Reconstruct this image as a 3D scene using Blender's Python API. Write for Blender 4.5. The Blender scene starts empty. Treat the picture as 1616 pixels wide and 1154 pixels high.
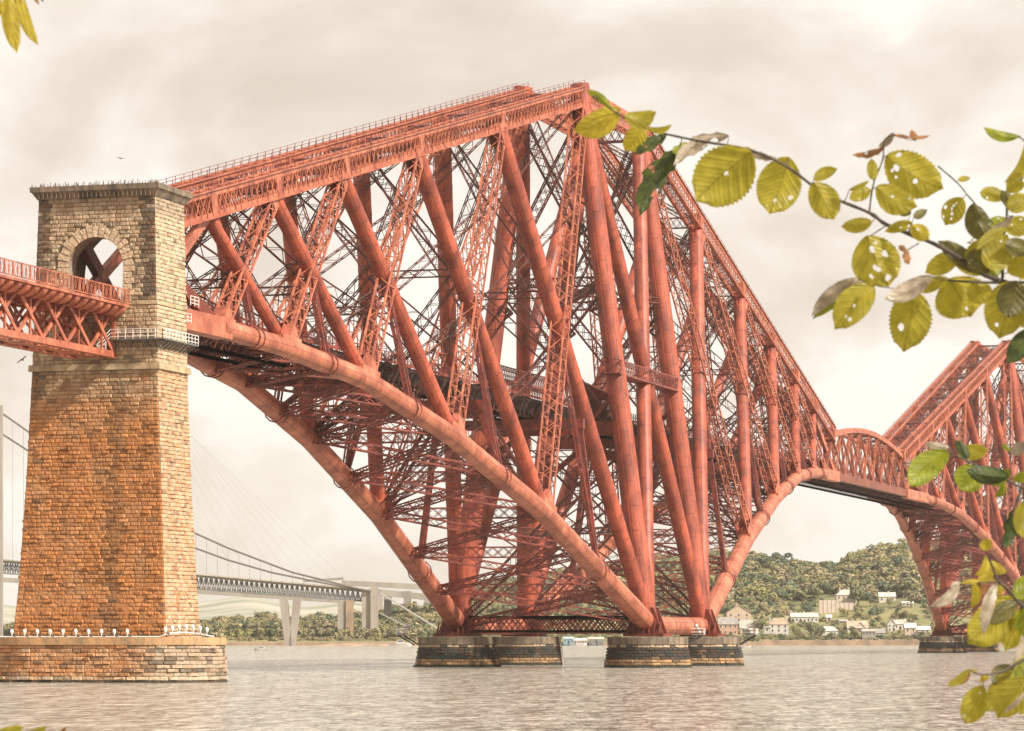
import bpy, math, random
import numpy as np
from mathutils import Vector, Matrix
random.seed(7); RNG = np.random.default_rng(7)
SC = bpy.context.scene; COL = SC.collection
V = Vector
# ------------------------------------------------------------------ camera, sky, sun
CAM = V((168.34, -616.15, 0.10)); YAW = -0.288126; PITCH = 0.081400; FPX = 5239.4   # focal in px of a 1616 px wide frame
FW = V((math.sin(YAW)*math.cos(PITCH), math.cos(YAW)*math.cos(PITCH), math.sin(PITCH)))
RT = V((math.cos(YAW), -math.sin(YAW), 0)); UP = RT.cross(FW)
cd = bpy.data.cameras.new('camera'); co = bpy.data.objects.new('camera', cd); COL.objects.link(co)
co.matrix_world = Matrix.Translation(CAM) @ Matrix((RT, UP, -FW)).transposed().to_4x4()
cd.sensor_width = 36; cd.lens = FPX/1616*36; cd.clip_start = 0.1; cd.clip_end = 60000
cd.dof.use_dof = True; cd.dof.focus_distance = 560; cd.dof.aperture_fstop = 42
SC.camera = co
SUN = V((0.86, -0.26, 0.74)).normalized()
w = bpy.data.worlds.new("World"); SC.world = w; w.use_nodes = True
nt = w.node_tree; N = nt.nodes; LK = nt.links
bg = N['Background']
sky = N.new('ShaderNodeTexSky'); sky.sky_type = 'NISHITA'; sky.sun_disc = False
sky.sun_elevation = math.asin(SUN.z); sky.sun_rotation = math.atan2(SUN.x, SUN.y)
tc = N.new('ShaderNodeTexCoord'); mp = N.new('ShaderNodeMapping')
mp.inputs['Scale'].default_value = (8.0, 8.0, 14.0); mp.inputs['Location'].default_value = (3.1, 1.7, 0.4)
LK.new(tc.outputs['Generated'], mp.inputs['Vector'])
def wnoise(scale, det, rough, dist=0.0):
    n = N.new('ShaderNodeTexNoise'); n.inputs['Scale'].default_value = scale; n.inputs['Detail'].default_value = det
    n.inputs['Roughness'].default_value = rough; n.inputs['Distortion'].default_value = dist
    LK.new(mp.outputs[0], n.inputs['Vector']); return n
n1 = wnoise(1.35, 9, .52, .3)
cr = N.new('ShaderNodeValToRGB'); LK.new(n1.outputs['Fac'], cr.inputs['Fac'])
e = cr.color_ramp.elements
e[0].position = .33; e[0].color = (.74, .635, .53, 1)
e[1].position = .70; e[1].color = (1.08, 1.0, .90, 1)
for p, c in ((.43, (.81, .705, .60, 1)), (.49, (.875, .775, .67, 1)), (.55, (.94, .85, .75, 1)), (.60, (1.02, .95, .86, 1))):
    x = cr.color_ramp.elements.new(p); x.color = c
sc_ = N.new('ShaderNodeVectorMath'); sc_.operation = 'SCALE'; sc_.inputs['Scale'].default_value = 0.10
LK.new(sky.outputs[0], sc_.inputs[0])
mx = N.new('ShaderNodeMix'); mx.data_type = 'RGBA'; mx.inputs['Factor'].default_value = .93
LK.new(sc_.outputs[0], mx.inputs['A']); LK.new(cr.outputs[0], mx.inputs['B'])
LK.new(mx.outputs['Result'], bg.inputs['Color']); bg.inputs['Strength'].default_value = .785
sl = bpy.data.lights.new('sun', 'SUN'); sl.energy = 5.0; sl.angle = math.radians(2.5); sl.color = (1, .93, .82)
so = bpy.data.objects.new('sun', sl); COL.objects.link(so)
so.rotation_euler = (-SUN).to_track_quat('-Z', 'Y').to_euler()
SC.view_settings.view_transform = 'Standard'; SC.view_settings.look = 'None'
SC.view_settings.exposure = 0.50; SC.view_settings.gamma = 1

def at(px, py, v):
    """world point at frame position (1616x1154) and level distance v ahead of the camera"""
    d = FW + RT*((px-808)/FPX) + UP*((577-py)/FPX)
    h = d.x*math.sin(YAW) + d.y*math.cos(YAW)
    return CAM + d*(v/h)
def uv(u, v, z=0.0):
    return V((CAM.x + math.cos(YAW)*u + math.sin(YAW)*v, CAM.y - math.sin(YAW)*u + math.cos(YAW)*v, z))
def ud(px, v): return (px-808)*v/FPX
WZ = -5.6                                   # water level, z = 0 is the top of the round piers
# ------------------------------------------------------------------ materials
def mat(name, *a, plates=False, rust=0.0, **k):
    m = mat0(name, *a, **k)
    if not (plates or rust): return m
    t = m.node_tree; n = t.nodes; l = t.links; b = n['Principled BSDF']; src = b.inputs['Base Color'].links[0].from_socket
    def mul(src, fac, col, bt='MULTIPLY'):
        q = n.new('ShaderNodeMix'); q.data_type = 'RGBA'; q.blend_type = bt; l.new(src, q.inputs['A'])
        if isinstance(fac, float): q.inputs['Factor'].default_value = fac
        else: l.new(fac, q.inputs['Factor'])
        if isinstance(col, tuple): q.inputs['B'].default_value = (*col, 1)
        else: l.new(col, q.inputs['B'])
        return q.outputs['Result']
    if plates:
        u = n.new('ShaderNodeUVMap'); br = n.new('ShaderNodeTexBrick'); l.new(u.outputs[0], br.inputs['Vector'])
        br.inputs['Scale'].default_value = 1; br.inputs['Brick Width'].default_value = 4.6; br.inputs['Row Height'].default_value = 1.55
        br.inputs['Mortar Size'].default_value = .075; br.inputs['Mortar Smooth'].default_value = .2; br.inputs['Bias'].default_value = -.2
        br.inputs['Color1'].default_value = (1.08, 1.08, 1.08, 1); br.inputs['Color2'].default_value = (.80, .78, .76, 1); br.inputs['Mortar'].default_value = (.50, .42, .38, 1)
        src = mul(src, 1.0, br.outputs['Color'])
    if rust:
        tc = n.new('ShaderNodeTexCoord'); mp = n.new('ShaderNodeMapping'); mp.inputs['Scale'].default_value = (1.1, 1.1, .30); l.new(tc.outputs['Object'], mp.inputs['Vector'])
        no = n.new('ShaderNodeTexNoise'); no.inputs['Scale'].default_value = 1.0; no.inputs['Detail'].default_value = 8; no.inputs['Roughness'].default_value = .7; l.new(mp.outputs[0], no.inputs['Vector'])
        r_ = n.new('ShaderNodeMapRange'); r_.inputs['From Min'].default_value = .54; r_.inputs['From Max'].default_value = .70; r_.inputs['To Max'].default_value = rust; l.new(no.outputs['Fac'], r_.inputs['Value'])
        src = mul(src, r_.outputs[0], (.12, .035, .018), 'MIX')
    l.new(src, b.inputs['Base Color']); return m
def mat0(name, col, rough=.6, metal=0.0, var=None, vs=.5, bump=0.0, bs=2.0, attr=False, det=5, streak=None, spec=None, mix2=None):
    m = bpy.data.materials.new(name); m.use_nodes = True; t = m.node_tree; n = t.nodes; l = t.links
    b = n['Principled BSDF']; b.inputs['Roughness'].default_value = rough; b.inputs['Metallic'].default_value = metal
    if spec is not None: b.inputs['Specular IOR Level'].default_value = spec
    b.inputs['Base Color'].default_value = (*col, 1); m.diffuse_color = (*col, 1)
    tc = n.new('ShaderNodeTexCoord'); out = None
    if var:
        no = n.new('ShaderNodeTexNoise'); no.inputs['Scale'].default_value = vs; no.inputs['Detail'].default_value = det
        no.inputs['Roughness'].default_value = .65
        if streak:
            mp = n.new('ShaderNodeMapping'); mp.inputs['Scale'].default_value = streak
            l.new(tc.outputs['Object'], mp.inputs['Vector']); l.new(mp.outputs[0], no.inputs['Vector'])
        else: l.new(tc.outputs['Object'], no.inputs['Vector'])
        r = n.new('ShaderNodeValToRGB'); l.new(no.outputs['Fac'], r.inputs['Fac'])
        r.color_ramp.elements[0].position = .36; r.color_ramp.elements[0].color = (*var, 1)
        r.color_ramp.elements[1].position = .62; r.color_ramp.elements[1].color = (*col, 1)
        if mix2:
            k = r.color_ramp.elements.new(.78); k.color = (*mix2, 1)
        out = r.outputs[0]
    if attr:
        a = n.new('ShaderNodeAttribute'); a.attribute_name = 'tone'
        if out is None: l.new(a.outputs['Color'], b.inputs['Base Color'])
        else:
            q = n.new('ShaderNodeMix'); q.data_type = 'RGBA'; q.blend_type = 'MULTIPLY'; q.inputs['Factor'].default_value = 1
            l.new(out, q.inputs['A']); l.new(a.outputs['Color'], q.inputs['B']); l.new(q.outputs['Result'], b.inputs['Base Color'])
    elif out is not None: l.new(out, b.inputs['Base Color'])
    if bump:
        nb = n.new('ShaderNodeTexNoise'); nb.inputs['Scale'].default_value = bs; nb.inputs['Detail'].default_value = 6
        l.new(tc.outputs['Object'], nb.inputs['Vector'])
        bp = n.new('ShaderNodeBump'); bp.inputs['Strength'].default_value = bump; bp.inputs['Distance'].default_value = .3
        l.new(nb.outputs['Fac'], bp.inputs['Height']); l.new(bp.outputs[0], b.inputs['Normal'])
    return m
M = {}
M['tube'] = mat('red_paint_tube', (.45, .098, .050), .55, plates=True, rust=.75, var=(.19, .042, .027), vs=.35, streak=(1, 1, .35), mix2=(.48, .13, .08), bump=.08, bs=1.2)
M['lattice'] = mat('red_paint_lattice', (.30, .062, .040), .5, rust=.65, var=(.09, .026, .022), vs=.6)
M['dark'] = mat('red_paint_dark', (.17, .044, .030), .5, var=(.055, .022, .018), vs=.4)  # darker red for the bracing, gussets and deck supports
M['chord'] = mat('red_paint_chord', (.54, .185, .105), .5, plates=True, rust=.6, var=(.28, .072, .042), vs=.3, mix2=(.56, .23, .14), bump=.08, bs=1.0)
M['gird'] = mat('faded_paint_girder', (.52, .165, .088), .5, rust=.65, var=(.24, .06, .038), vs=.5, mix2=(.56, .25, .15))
M['deck_steel'] = mat('dark_deck_steel', (.13, .065, .05), .7, var=(.03, .025, .025), vs=.6)  # dark brown tone of the railway deck
M['stone'] = mat('rock_faced_granite', (1, 1, 1), .85, var=(.74, .68, .60), vs=1.3, attr=True, bump=.9, bs=2.2, det=8)
M['joint'] = mat('mortar', (.20, .13, .08), .9)
M['cap'] = mat('dressed_stone', (.25, .185, .125), .8, var=(.07, .058, .046), vs=.5, bump=.3, bs=1.5, streak=(1.4, 1.4, .35))
M['white'] = mat('white_paint', (.78, .75, .70), .5)
M['pale'] = mat('pale_concrete', (.40, .355, .30), .8, var=(.27, .235, .20), vs=.06, streak=(1, 1, .25))
M['grey'] = mat('grey_steel', (.19, .175, .16), .6, var=(.12, .115, .11), vs=.1)
M['wire'] = mat('cable_grey', (.13, .11, .10), .6)
M['grass'] = mat('rough_grass', (.27, .24, .10), .9, var=(.13, .14, .055), vs=.02, det=9, mix2=(.37, .30, .17))
M['shore'] = mat('shore_stone', (.42, .28, .18), .9, var=(.22, .16, .11), vs=.12)
M['farhill'] = mat('distant_fields_hazed', (.46, .43, .33), .9, var=(.20, .22, .15), vs=.003, det=7)  # pale tone: distance haze is partly put into the base colour
M['glass'] = mat('window_glass', (.03, .035, .04), .15)
M['bark'] = mat('bark', (.10, .075, .055), .85, var=(.05, .038, .03), vs=60)
M['trunk'] = mat('trunk', (.11, .085, .06), .9)
M['lamp'] = mat('lamp_glass', (.80, .78, .74), .25)
M['redlamp'] = mat('lamp_housing', (.50, .07, .04), .4)
M['gull'] = mat('white_feathers', (.80, .78, .74), .7)
M['dk'] = mat('dark_grey', (.06, .06, .06), .6)
M['foliage'] = mat('foliage', (1, 1, 1), .8, attr=True)
# thin translucent foliage for woods and leaves
def leafmat(name, c1, c2, tr, trc, vein=.6, gloss=.45):
    m = bpy.data.materials.new(name); m.use_nodes = True; t = m.node_tree; n = t.nodes; l = t.links
    b = n['Principled BSDF']; b.inputs['Roughness'].default_value = gloss; o = n['Material Output']
    m.diffuse_color = (*c1, 1)
    u = n.new('ShaderNodeUVMap'); sx = n.new('ShaderNodeSeparateXYZ'); l.new(u.outputs[0], sx.inputs[0])
    def math_(op, a, b_=None, c=None):
        k = n.new('ShaderNodeMath'); k.operation = op
        for i, q in enumerate((a, b_, c)):
            if q is None: continue
            if isinstance(q, (int, float)): k.inputs[i].default_value = q
            else: l.new(q, k.inputs[i])
        return k.outputs[0]
    ax = math_('ABSOLUTE', sx.outputs['X'])
    # side veins run obliquely: v - 0.55|u|, nine per half
    ph = math_('MULTIPLY', math_('SUBTRACT', sx.outputs['Y'], math_('MULTIPLY', ax, .28)), 12*math.pi*2/2)
    vv = math_('POWER', math_('ABSOLUTE', math_('COSINE', ph)), 14)
    mid = math_('LESS_THAN', ax, .035)
    no = n.new('ShaderNodeTexNoise'); no.inputs['Scale'].default_value = 70; no.inputs['Detail'].default_value = 5
    tc = n.new('ShaderNodeTexCoord'); l.new(tc.outputs['Object'], no.inputs['Vector'])
    r = n.new('ShaderNodeValToRGB'); l.new(no.outputs['Fac'], r.inputs['Fac'])
    r.color_ramp.elements[0].position = .38; r.color_ramp.elements[0].color = (*c2, 1)
    r.color_ramp.elements[1].position = .62; r.color_ramp.elements[1].color = (*c1, 1)
    dk = n.new('ShaderNodeMix'); dk.data_type = 'RGBA'; dk.blend_type = 'MULTIPLY'
    l.new(r.outputs[0], dk.inputs['A']); dk.inputs['B'].default_value = (.60, .55, .40, 1)
    l.new(math_('MAXIMUM', math_('MULTIPLY', vv, .22*vein), math_('MULTIPLY', mid, .6)), dk.inputs['Factor'])
    l.new(dk.outputs['Result'], b.inputs['Base Color'])
    bp = n.new('ShaderNodeBump'); bp.inputs['Strength'].default_value = .6; bp.inputs['Distance'].default_value = .0015
    l.new(math_('ADD', vv, math_('MULTIPLY', no.outputs['Fac'], .8)), bp.inputs['Height']); l.new(bp.outputs[0], b.inputs['Normal'])
    ts = n.new('ShaderNodeBsdfTranslucent')
    tm = n.new('ShaderNodeMix'); tm.data_type = 'RGBA'; tm.blend_type = 'MULTIPLY'; tm.inputs['Factor'].default_value = 1
    l.new(dk.outputs['Result'], tm.inputs['A']); tm.inputs['B'].default_value = (*trc, 1)
    l.new(tm.outputs['Result'], ts.inputs['Color'])
    ms = n.new('ShaderNodeMixShader'); ms.inputs[0].default_value = tr
    l.new(b.outputs[0], ms.inputs[1]); l.new(ts.outputs[0], ms.inputs[2]); l.new(ms.outputs[0], o.inputs['Surface'])
    return m
LM = {'o': leafmat('leaf_olive', (.50, .42, .055), (.38, .33, .04), .6, (1, 1, .7)),
      'y': leafmat('leaf_yellow', (.56, .45, .05), (.46, .35, .04), .5, (1, 1, .7)),
      'g': leafmat('leaf_green', (.34, .36, .03), (.22, .25, .02), .45, (1, 1, .7)),
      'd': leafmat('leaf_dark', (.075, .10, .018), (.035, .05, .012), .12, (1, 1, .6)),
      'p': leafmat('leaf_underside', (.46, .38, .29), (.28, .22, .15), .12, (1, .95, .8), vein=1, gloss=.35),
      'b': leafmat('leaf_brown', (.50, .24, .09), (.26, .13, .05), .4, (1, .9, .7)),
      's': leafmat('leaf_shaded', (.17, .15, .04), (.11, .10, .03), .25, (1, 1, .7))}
# water
def water_mat():
    m = bpy.data.materials.new('estuary_water'); m.use_nodes = True; t = m.node_tree; n = t.nodes; l = t.links
    b = n['Principled BSDF']; b.inputs['Roughness'].default_value = .10; b.inputs['IOR'].default_value = 1.45
    tc = n.new('ShaderNodeTexCoord'); prev = None
    def noise(sx, sy, det, rot=0.0, rough=.6):
        mp = n.new('ShaderNodeMapping'); mp.vector_type = 'POINT'; mp.inputs['Rotation'].default_value = (0, 0, YAW+rot)
        l.new(tc.outputs['Object'], mp.inputs['Vector'])
        m2 = n.new('ShaderNodeMapping'); m2.inputs['Scale'].default_value = (sx, sy, 1); l.new(mp.outputs[0], m2.inputs['Vector'])
        no = n.new('ShaderNodeTexNoise'); no.inputs['Scale'].default_value = 1; no.inputs['Detail'].default_value = det
        no.inputs['Roughness'].default_value = rough; l.new(m2.outputs[0], no.inputs['Vector']); return no
    for (sx, sy, strg, dist, rot, det) in ((.9, 1.1, 1.0, .5, .15, 4), (.45, .22, 1.0, 2.6, -.1, 8), (.14, .06, 1.0, 6, .05, 6)):
        no = noise(sx, sy, det, rot)
        bp = n.new('ShaderNodeBump'); bp.inputs['Strength'].default_value = strg; bp.inputs['Distance'].default_value = dist
        l.new(no.outputs['Fac'], bp.inputs['Height'])
        if prev: l.new(prev.outputs[0], bp.inputs['Normal'])
        prev = bp
    l.new(prev.outputs[0], b.inputs['Normal'])
    # dark wave troughs and bright sky sheen painted into the base colour
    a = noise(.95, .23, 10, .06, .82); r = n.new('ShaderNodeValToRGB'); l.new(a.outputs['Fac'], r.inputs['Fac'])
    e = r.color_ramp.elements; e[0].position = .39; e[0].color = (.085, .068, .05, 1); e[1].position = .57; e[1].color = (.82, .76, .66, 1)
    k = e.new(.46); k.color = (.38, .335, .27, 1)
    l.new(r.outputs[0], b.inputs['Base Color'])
    return m
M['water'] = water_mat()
# ------------------------------------------------------------------ mesh helpers
class MB:
    def __init__(s): s.v = []; s.f = []; s.c = []; s.uv = None; s.ul = {}
    def add(s, vs, fs, col=None):
        o = len(s.v); s.v.extend(tuple(p) for p in vs); s.f.extend(tuple(i+o for i in f) for f in fs)
        s.c.extend([col]*len(fs))
    def box(s, c, d, rz=0.0, col=None):
        x, y, z = d[0]/2, d[1]/2, d[2]/2; cs, sn = math.cos(rz), math.sin(rz)
        vs = [(c[0]+a*x*cs-b*y*sn, c[1]+a*x*sn+b*y*cs, c[2]+e*z) for a, b, e in
              ((-1,-1,-1),(1,-1,-1),(1,1,-1),(-1,1,-1),(-1,-1,1),(1,-1,1),(1,1,1),(-1,1,1))]
        s.add(vs, [(0,3,2,1),(4,5,6,7),(0,1,5,4),(1,2,6,5),(2,3,7,6),(3,0,4,7)], col)
    def bar(s, a, b, w, h, side=V((1, 0, 0)), caps=False, col=None):
        a = V(a); b = V(b); t = b-a
        if t.length < 1e-6: return
        t.normalize(); S = side - t*side.dot(t)
        if S.length < 1e-3: S = t.orthogonal()
        S.normalize(); U = t.cross(S); S = S*(w/2); U = U*(h/2)
        vs = [a-S-U, a+S-U, a+S+U, a-S+U, b-S-U, b+S-U, b+S+U, b-S+U]
        fs = [(0,1,5,4),(1,2,6,5),(2,3,7,6),(3,0,4,7)]
        if caps: fs += [(0,3,2,1),(4,5,6,7)]
        s.add(vs, fs, col)
    def loft(s, pts, rad, n=16, caps=True, col=None):
        pts = [V(p) for p in pts]; k = len(pts); vs = []
        ref = None
        for i, p in enumerate(pts):
            t = (pts[min(i+1, k-1)]-pts[max(i-1, 0)]).normalized()
            if ref is None: ref = t.orthogonal().normalized()
            ref = (ref - t*ref.dot(t)).normalized(); B = t.cross(ref)
            r = rad[i] if isinstance(rad, (list, tuple)) else rad
            vs += [p + ref*(r*math.cos(2*math.pi*j/n)) + B*(r*math.sin(2*math.pi*j/n)) for j in range(n)]
        fs = [(i*n+j, i*n+(j+1) % n, (i+1)*n+(j+1) % n, (i+1)*n+j) for i in range(k-1) for j in range(n)]
        if caps: fs += [tuple(reversed(range(n))), tuple(range((k-1)*n, k*n))]
        o = len(s.v); run = 0.0; r0 = rad[0] if isinstance(rad, (list, tuple)) else rad
        for i in range(k):
            if i: run += (pts[i]-pts[i-1]).length
            for j in range(n): s.ul[o+i*n+j] = (run, r0*abs(math.pi-2*math.pi*j/n))
        s.add(vs, fs, col)
    def tube(s, a, b, r0, r1=None, n=18, band=0.0):
        a = V(a); b = V(b); r1 = r0 if r1 is None else r1; L = (b-a).length
        if not band: return s.loft([a, b], [r0, r1], n)
        pts = [a]; rs = [r0]; k = int(L/band)
        for i in range(1, k+1):                      # riveted butt-strap rings along the tube
            for dz, e in ((-.2, 0), (-.19, .03), (.19, .03), (.2, 0)):
                q = (i*L/(k+1)+dz)/L; pts.append(a.lerp(b, q)); rs.append(r0+(r1-r0)*q+e)
        pts.append(b); rs.append(r1); s.loft(pts, rs, n)
    def lattice(s, a, b, w, h, side, fw, fh, lace, step, faces=(1, 1, 1, 1), x=(1, 1, 0, 0), lt=.12):
        """laced box girder; w along side, h across; fw, fh = size of the four corner booms"""
        a = V(a); b = V(b); t = b-a; L = t.length; t.normalize()
        S = side - t*side.dot(t)
        if S.length < 1e-3: S = t.orthogonal()
        S.normalize(); U = t.cross(S)
        for i in (-1, 1):
            for j in (-1, 1):
                o = S*(i*(w-fw)/2) + U*(j*(h-fh)/2); s.bar(a+o, b+o, fw, fh, S)
        n = max(2, int(round(L/step)))
        # faces 0,1: planes at +-S (seen from the side); 2,3: planes at +-U
        for q, (fa, cr) in enumerate(zip(faces, x)):
            if not fa: continue
            if q < 2: P = S*((w/2-lt/2-.01)*(1 if q == 0 else -1)); Q = U*(h/2-fh*.5); nn = S
            else: P = U*((h/2-lt/2-.01)*(1 if q == 2 else -1)); Q = S*(w/2-fw*.5); nn = U
            for i in range(n):
                p0 = a + t*(L*i/n) + P; p1 = a + t*(L*(i+1)/n) + P
                g = 1 if i % 2 else -1
                if cr: s.bar(p0-Q, p1+Q, lt, lace, nn); s.bar(p0+Q+nn*lt*.3, p1-Q+nn*lt*.3, lt, lace, nn)
                else: s.bar(p0-Q*g, p1+Q*g, lt, lace, nn)
    def build(s, name, m, parent=None, smooth=False):
        off = parent.matrix_world.translation if parent is not None else V((0, 0, 0))
        me = bpy.data.meshes.new(name)
        vv = np.array(s.v, dtype=np.float64) - np.array(tuple(off))
        me.from_pydata(vv.tolist(), [], s.f); 
        if isinstance(m, (list, tuple)):
            for k in m: me.materials.append(k)
        else: me.materials.append(m)
        if any(c is not None for c in s.c):
            at_ = me.color_attributes.new('tone', 'FLOAT_COLOR', 'CORNER')
            out = []
            for f, c in zip(s.f, s.c):
                cc = (*(c or (1, 1, 1)), 1.0); out.extend(cc*len(f))
            at_.data.foreach_set('color', out)
        if not s.uv and s.ul:
            ul = me.uv_layers.new(name='UVMap'); li = []
            for f in s.f:
                for i in f: li.extend(s.ul.get(i, (1.0, .8)))
            ul.data.foreach_set('uv', li)
        if s.uv:
            ul = me.uv_layers.new(name='UVMap'); li = []
            for f in s.f:
                for i in f: li.extend(s.uv[i])
            ul.data.foreach_set('uv', li)
        if smooth:
            me.polygons.foreach_set('use_smooth', [True]*len(me.polygons))
            me.set_sharp_from_angle(angle=math.radians(40))
        me.update()
        o = bpy.data.objects.new(name, me); COL.objects.link(o)
        if parent is not None: o.parent = parent
        return o
def tag(o, label=None, cat=None, group=None, kind=None):
    if label: o['label'] = label
    if cat: o['category'] = cat
    if group: o['group'] = group
    if kind: o['kind'] = kind
    return o
def thing(name, loc, label, cat, group=None, rz=0.0):
    o = bpy.data.objects.new(name, None); COL.objects.link(o); o.location = loc; o.rotation_euler = (0, 0, rz)
    o.matrix_world = Matrix.Translation(V(loc)) @ Matrix.Rotation(rz, 4, 'Z') if rz else Matrix.Translation(V(loc))
    return tag(o, label, cat, group)
def copy_tree(o, parent=None):
    c = o.copy(); COL.objects.link(c)
    if parent is not None: c.parent = parent
    for ch in list(o.children): copy_tree(ch, c)
    return c
def sub(mb, name, m, parent, smooth=False):
    """a sub-part: parent is a mesh at the thing's origin"""
    off = parent.parent.matrix_world.translation
    mb2 = MB(); mb2.v = [tuple(V(p)-off) for p in mb.v]; mb2.f = mb.f; mb2.c = mb.c; mb2.uv = mb.uv; mb2.ul = mb.ul
    o = mb2.build(name, m, None, smooth); o.parent = parent
    return o
X = V((1, 0, 0)); Y = V((0, 1, 0)); Z = V((0, 0, 1))
# ------------------------------------------------------------------ water
mb = MB()
pts = [uv(-2600, -250), uv(2600, -250), uv(2600, 9000), uv(-2600, 9000)]
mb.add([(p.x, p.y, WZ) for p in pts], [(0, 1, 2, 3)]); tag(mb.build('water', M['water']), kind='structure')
# ------------------------------------------------------------------ steel cantilever bridge
TD = [0, 52, 96, 131, 159, 183, 207.3]
BD = [0, 57, 99, 134.6, 163, 184.5, 207.3]
ZB = [2.4, 20.9, 31.3, 37.7, 40.1, 40.9, 41.2]
ARM = 207.3; DECK = 42.4
def zt(d): return 101 - 49*d/ARM
def xt(d): return 5.5 - 1.8*d/ARM
def xb(d): return 18.3 - 13.4*d/ARM
def zbd(d): return float(np.interp(d, BD, ZB))
def deck(root, y0, y1, name='railway_deck', m='deck_steel', xg=3.6, gh=3.0, fascia='lattice', girder=True):
    mb = MB(); mb.box((0, (y0+y1)/2, DECK-.35), (8.4, y1-y0, .5))
    n = int(abs(y1-y0)/2.4)
    for i in range(n):
        y = y0+(i+.5)*(y1-y0)/n
        mb.box((0, y, DECK-1.0), (7.0, .25, .8))
        for e in (-1, 1):
            mb.bar((e*3.6, y, DECK-2.6), (e*4.7, y, DECK-.5), .2, .5, Y)
    d = mb.build(name, M[m], root)
    if girder:
        g = MB()
        for e in (-1, 1): g.lattice((e*2.5, y0, DECK-2.4), (e*2.5, y1, DECK-2.4), .5, 3.0, X, .5, .45, .14, 2.6, faces=(1, 0, 0, 0), x=(1, 0, 0, 0))
        sub(g, 'deck_girder', M['dark'], d)
    g = MB()
    for e in (-1, 1):
        x = e*4.6
        for z, h in ((DECK+1.55, .10), (DECK+.85, .06), (DECK+.2, .5)): g.bar((x, y0, z), (x, y1, z), .08, h, X)
        k = int(abs(y1-y0)/1.6)
        for i in range(k+1):
            y = y0+i*(y1-y0)/k; g.bar((x, y, DECK-.2), (x, y, DECK+1.7), .12, .12, X)
            if i < k:
                yy = y0+(i+1)*(y1-y0)/k
                g.bar((x, y, DECK+.4), (x, yy, DECK+1.5), .05, .06, X); g.bar((x, y, DECK+1.5), (x, yy, DECK+.4), .05, .06, X)
    sub(g, 'parapet', M[fascia], d)
    return d
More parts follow.
